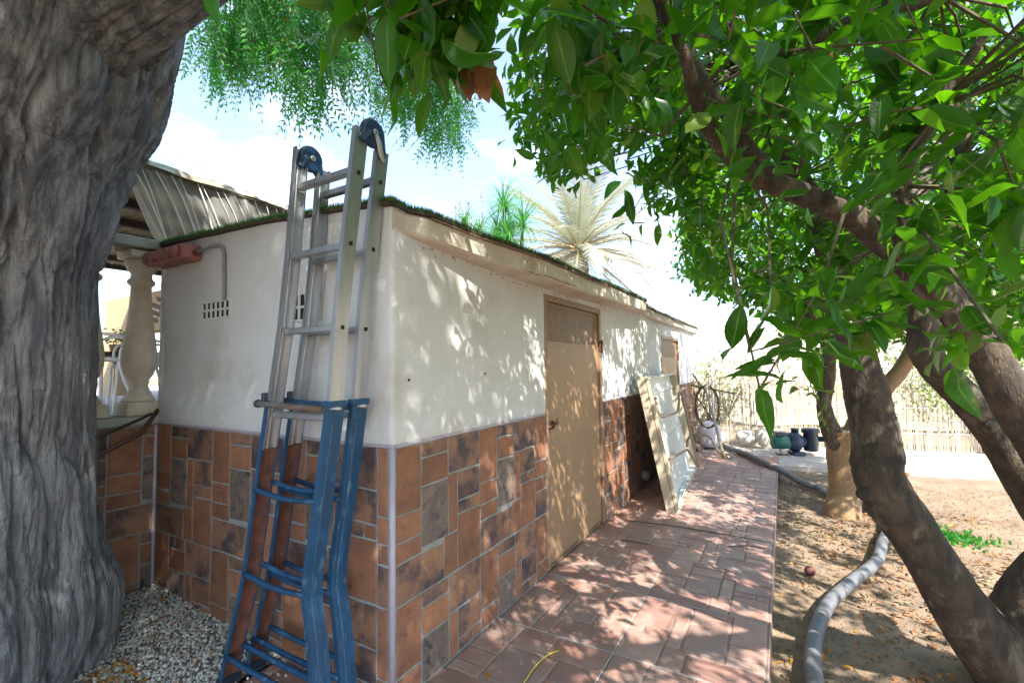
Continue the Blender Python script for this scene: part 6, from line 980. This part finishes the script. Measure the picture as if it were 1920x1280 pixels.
# long-bladed tufts behind the roof
def tuft_plant(c, heads, blade_L, nb, label, base_z=0):
    t = thing('tufted_plant', label, 'plant', (c[0], c[1], base_z)); 
    for hx, hy, hz, sc in heads:
        hp = Vector((c[0]+hx, c[1]+hy, c[2]+hz)); MB().tube([(c[0], c[1], base_z), (c[0]+hx*.5, c[1]+hy*.5, (base_z+hp.z)*.6), hp], [.05,.035,.025], 8, smooth_n=5).build('stem', twig_m, t, True)
        V = []; Fc = []; tn = []
        for k in range(nb):
            az = random.uniform(0, 6.283); el = random.uniform(-.3, 1.5); e = el; p = hp.copy(); Lb = blade_L*sc*random.uniform(.6, 1.1); w_ = .006; sd_ = Vector((-math.sin(az), math.cos(az), 0)); dr = random.uniform(.8, 2.0); v = random.random()
            for i in range(8):
                tt = i/7; ww = w_*(1-tt)**.5+.0008; V += [p-sd_*ww, p+sd_*ww]; tn += [v, v]; e = el-dr*tt**1.2; p = p+Vector((math.cos(az)*math.cos(e), math.sin(az)*math.cos(e), math.sin(e)))*Lb/7
            m0 = len(V)-16; Fc += [(m0+2*i, m0+2*i+1, m0+2*i+3, m0+2*i+2) for i in range(7)]
        link('blades', np_mesh('blades', [tuple(v) for v in V], Fc, False, tn), t, pony_m, 'stuff')
c = (-3.825, 6.446, 3.624); tuft_plant(c, [(-.05,0,.35,1.1),(.25,.1,.05,1),(-.25,.1,.0,1),(.1,-.1,-.2,1),(-.1,.0,-.35,1)], .62, 190, 'bright green plant with drooping thread-like blades beside the palm')
c = (-4.172, 5.773, 3.763); tuft_plant(c, [(0,0,-.15,.9),(.2,.1,-.3,.8)], .45, 130, 'smaller tufted green plant just left of the drooping one')
c2 = Vector((-3.960, 5.429, 3.820)); ds = thing('dead_seedheads', 'greyish dead flower stalks poking above the turf edge', 'dead plant', (c2.x, c2.y, 0))
for k in range(5):
    b = Vector((c2.x+(k-2)*.13, c2.y+random.uniform(-.1, .1), 0)); t_ = Vector((b.x+random.uniform(-.08, .08), b.y, c2.z+random.uniform(-.12, .12))); mb = MB(); mb.tube([b, t_], [.008,.003], 5)
    for j in range(40): u = random.uniform(.78, 1); p = b.lerp(t_, u); mb.tube([p, p+Vector((random.uniform(-.07, .07), random.uniform(-.07, .07), random.uniform(0, .06)))], [.004,.002], 3)
    mb.build('stalk', dead_m, ds)

# ------------------------------------------------------------------ things on the far path
pu = thing('pool_pump', 'green and dark blue pool pump with a black strainer pot on the far path', 'pump', (0.119, 8.374, -0.018))
pb = Vector((0.119, 8.374, -0.018)); ax = Vector((.93, .36, 0)).normalized(); az_ = math.atan2(ax.y, ax.x); MP = Matrix.Translation(pb) @ Matrix.Rotation(az_, 4, 'Z')
def PX(mb, prof, c, n=20): return mb.lathe([(r, h) for r, h in prof], MP @ Vector(c), n, (MP.to_3x3() @ Matrix.Rotation(math.pi/2, 3, 'Y')))
PX(MB(), [(.09,-.13),(.105,-.12),(.105,.10),(.09,.12)], (-.20,0,.19)).build('motor', green_p, pu, True)
MB().bbox((-.29,-.07,.28),(-.12,.07,.345), MP, .01).build('terminal_box', blackp, pu)
MB().bbox((-.26,-.09,.0),(-.14,.09,.02), MP).build('base_plate', blackp, pu); MB().bbox((-.22,-.02,.02),(-.18,.02,.09), MP).build('support', steel, pu)
PX(MB(), [(.09,-.10),(.13,-.08),(.15,-.02),(.15,.03),(.10,.08),(.07,.14)], (.0,0,.20), 24).build('volute', blue_p, pu, True)
MB().bbox((-.07,-.12,.0),(.10,.12,.05), MP, .01).build('pump_foot', blue_p, pu)
MB().lathe([(.05,.30),(.05,.38),(.058,.38),(.058,.40),(.045,.40)], MP @ Vector((0.0,0,0)), 16).build('outlet', blue_p, pu, True)
MB().lathe([(.085,.06),(.10,.08),(.10,.33),(.125,.34),(.125,.38),(.11,.40),(.02,.405)], MP @ Vector((.22,0,0)), 24).build('strainer_pot', blackp, pu, True)
PX(MB(), [(.04,-.06),(.04,.06),(.05,.06),(.05,.075)], (.35,0,.24), 14).build('inlet', blackp, pu, True)
for i, (nm, lab, c, r) in enumerate((('stone_ball', 'pale rounded stone lump, the larger of the two by the wire fence', (-0.577, 8.811, 0.000), (.16,.12,.13)), ('stone_ball', 'pale rounded stone lump next to the green pump', (-0.323, 8.764, 0.000), (.11,.10,.16)))):
    n0 = 18; V = []; Fc = []; c = Vector(c)
    mb = MB(); mb.lathe([(.02,0)]+[(math.sin(math.pi*t/10)*(1), 1-math.cos(math.pi*t/10)) for t in range(1, 10)]+[(.02,2)], (0,0,0), n0)
    mb.v = [(c.x+x*r[0]*(1+.12*float(vnoise(x*2+i, y*2, z*2))), c.y+y*r[1], c.z+z*r[2]*(1+.08*float(vnoise(x*2, y*2+i, 3)))) for x, y, z in mb.v]
    tag(mb.build(nm, pale_stone, None, True), lab, 'stone')
c = Vector((-1.107, 8.383, 0.000)); mb = MB(); mb.lathe([(.04,0),(.15,.02),(.18,.10),(.19,.25),(.16,.36),(.08,.42),(.03,.43)], c, 22); tag(mb.build('plastic_carboy', tank_m, None, True), 'pale lilac plastic container behind the table legs', 'container')
c = Vector((-0.972, 9.045, -0.000)); mb = MB(); mb.lathe([(.06,0),(.12,.03),(.13,.10),(.09,.17),(.02,.18)], c, 18); tag(mb.build('plastic_basin', white_paint, None, True), 'small whitish basin beside the lilac container', 'basin')
ts = Vector((-1.006, 8.214, 0.000))
tiles_g = 'spare boards leaning at the shed end'
for i, (dx, dy, a, lab, m) in enumerate(((-.42,-.35,.25,'pale board leaning upright beside the table end',tray_in),(-.30,-.22,.45,'grey board slumped against the pale board',conduit),(-.16,-.12,.85,'brown weathered board lying almost flat under the hose end',ply))):
    M_ = Matrix.Translation(ts+Vector((dx, dy, .0))) @ Matrix.Rotation(-a*1.2, 4, 'Y'); tag(MB().bbox((-.012,-.2,.004),(.012,.25,.45), M_).build('spare_board', m), lab, 'board', tiles_g)
mb = MB(); cc = Vector((-1.038, 7.778, 0.723)); mb.tube([cc+Vector((.17*math.cos(t*.42)+.01*math.sin(t), .03*math.sin(t*.7), .33*math.sin(t*.42))) for t in range(46)], .011, 6, cap=True)
tag(mb.build('hose_coil', paint_brown, None, True), 'coil of thin brown hose hung on the wire fence', 'hose')
for i, (a, b) in enumerate((((-1.185, 7.430, 1.243), (-0.976, 7.573, 0.878)), ((-1.206, 7.428, 1.066), (-0.644, 7.996, 0.915)), ((-1.199, 7.555, 0.955), (-0.901, 7.760, 0.420)))):
    tag(MB().tube([a, b], .012, 6).build('garden_cane', twig_m), ['garden cane slanting up from behind the shed end, topmost', 'garden cane lying nearly level past the table legs', 'garden cane slanting down to the lilac container'][i], 'cane', 'canes at the shed end')
# ------------------------------------------------------------------ big grey hose
hp_ = [(-1.25,9.0,.035), (-0.841, 8.321, 0.030), (-0.509, 7.694, 0.045), (-0.219, 7.097, 0.045), (-0.038, 6.893, 0.000), (0.153, 6.614, -0.050), (0.306, 6.491, -0.060), (0.411, 6.212, -0.075), (0.734, 5.850, -0.075), (0.757, 5.324, -0.070), (0.648, 4.839, -0.070), (0.539, 4.346, -0.070), (0.354, 3.894, -0.068), (0.190, 3.465, -0.066), (0.101, 3.057, -0.064), (0.073, 2.755, -0.063), (0.077, 2.503, -0.063), (0.107, 2.192, -0.063)]
tag(MB().tube(hp_, .038, 16, smooth_n=26, rfun=lambda i, a, p: 1+.022*math.sin(i*2.1)).build('suction_hose', hose_m, None, True), 'thick grey ribbed hose snaking over the soil behind the leaning trunk', 'hose')
def sphere(name, c, r, m, lab, cat, group=None):
    mb = MB(); mb.lathe([(r*.05,-r)]+[(math.sin(math.pi*t/10)*r, -math.cos(math.pi*t/10)*r*.95) for t in range(1, 10)]+[(r*.05,r*.93)], c, 18); return tag(mb.build(name, m, None, True), lab, cat, group)
sphere('orange', Vector((-0.204, 7.193, 0.000))+Vector((0,-.02,.042)), .042, orange_m, 'bright orange fruit lying on the corner of the tiled path', 'orange')
for i, (p, r) in enumerate((((0.112, 3.964, -0.100), .036), ((0.966, 5.337, -0.100), .036), ((1.309, 7.692, -0.070), .035), ((1.773, 7.835, -0.070), .035), ((1.339, 4.631, -0.100), .035))):
    sphere('withered_orange', Vector(p)+Vector((0,0,r*.55)), r, rotten_m if i < 2 else dry_leaf, ['dark withered fruit on the soil left of the grey hose bend', 'dark withered fruit by the small green weeds', 'brown fruit on the soil right below the far path', 'brown fruit farther right below the far path', 'brown fruit on the soil near the right edge'][i], 'fruit', 'withered fruits on the soil')
# cord and twigs on the path
tag(MB().tube([(-0.998, 2.131, 0.006), (-1.030, 2.079, 0.006), (-1.045, 1.979, 0.006), (-1.038, 1.862, 0.006), (-1.022, 1.739, 0.006)], .003, 6, smooth_n=5).build('yellow_string', yellow_cord, None, True), 'thin yellow string lying across the lower path tiles', 'string')
for i, q in enumerate((((-1.257, 4.154, 0.006), (-0.876, 4.201, 0.006), (-0.536, 4.197, 0.005), (-0.129, 4.177, 0.006)), ((-1.160, 3.677, 0.005), (-1.056, 3.686, 0.008), (-0.942, 3.694, 0.005)), ((-0.422, 3.926, 0.005), (-0.289, 4.012, 0.008), (-0.168, 4.027, 0.005)))):
    tag(MB().tube(q, [.004]*(len(q)-1)+[.002], 5, smooth_n=3).build('fallen_twig', rafter, None), ['long dark stick lying right across the path past the door', 'short twig on the path near the door foot', 'short twig near the kerb edge of the path'][i], 'twig', 'twigs on the path')
tag(MB().tube([(-4.323, 1.832, 0.070), (-3.758, 1.745, 0.075), (-3.567, 1.810, 0.070), (-3.435, 1.878, 0.060)], [.004,.004,.003,.002], 5, smooth_n=3).build('dry_stick', twig_m), 'long dry stick lying on the pale gravel', 'stick')
# fallen leaves
def fallen(name, n, xr, yr, zf, size, m, label, filt=None):
    x = RNG.uniform(*xr, n); y = RNG.uniform(*yr, n)
    if filt is not None: k = filt(x, y); x, y = x[k], y[k]
    z = zf(x, y); D = RNG.normal(size=(len(x), 3)); D[:, 2] *= .25; U = RNG.normal(size=(len(x), 3))*.35; U[:, 2] += 1
    tag(scatter(name, LS[0], LS[1], frames(D, U), np.stack([x, y, z+.012], 1), RNG.uniform(.35, 1.0, len(x))*size, m), label, 'leaves')
cl2 = lambda s: (lambda x, y: (fbm(x*1.6+s, y*1.6, s, 2)+RNG.normal(size=len(x))*.25) > .12)
fallen('fallen_leaves', 4500, (-.1, 1.5), (1.6, 6.8), soil_z, .055, drab_leaf, 'drab greenish-brown fallen leaves scattered on the soil bed', cl2(1))
fallen('fallen_leaves', 3200, (-.1, 1.8), (1.6, 6.2), soil_z, .055, dry_leaf, 'brown fallen leaves scattered on the soil bed', cl2(3))
fallen('fallen_leaves', 500, (-.1, 1.6), (1.8, 6.0), soil_z, .05, yel_leaf, 'yellow fallen leaves dotted over the soil bed', cl2(2))
fallen('fallen_leaves', 60, (-1.4, -.15), (1.8, 7.5), lambda x, y: x*0+.002, .03, dry_leaf, 'a few brown leaf bits on the tiled path')
fallen('fallen_leaves', 420, (-1.42, -1.2), (2.9, 6.4), lambda x, y: x*0+.002, .035, dry_leaf, 'brown leaf litter swept against the foot of the shed wall', lambda x, y: (x < -1.34) | (y > 4.1))
fallen('fallen_leaves', 200, (-3.3, -2.2), (.6, 1.42), grav_z, .045, dry_leaf, 'brown leaf bits caught in the pale gravel')
fallen('fallen_leaves', 90, (-2.75, -2.45), (.88, 1.03), grav_z, .045, yel_leaf, 'heap of yellow leaves on the gravel by the trunk foot')
tag(link('yellow_leaf', np_mesh('yellow_leaf', *leaf_t(5, .5, .1, .3), True), None, yel_leaf, loc=Vector((-1.181, 1.791, 0.010)), rot=Matrix.Rotation(1.0, 3, 'Z').to_quaternion(), scale=(.05,)*3), 'single yellow leaf on the path at the wall corner', 'leaf')
# weeds
n = 500; a = np.array((1.149, 5.406, -0.100)); x = a[0]+RNG.normal(size=n)*.16; y = a[1]+RNG.normal(size=n)*.10; D = RNG.normal(size=(n, 3))*.6; D[:, 2] += 1
tag(scatter('weeds', LS[0], LS[1], frames(D, RNG.normal(size=(n, 3))), np.stack([x, y, soil_z(x, y)], 1), RNG.uniform(.02, .06, n), pin_m), 'small patch of green weeds on the soil behind the trunk', 'weeds')
# clods on the soil
n = 12000; x = RNG.uniform(-.08, 3.2, n); y = RNG.uniform(1.5, 7.3, n); s_ = RNG.uniform(.003, .012, n)
tag(scatter('clods', ICO, ICF, rand_rot(n), np.stack([x, y, soil_z(x, y)+.001], 1), np.stack([s_, s_*.8, s_*.6], 1), soil), 'small clods and stones on the soil bed', 'clods')
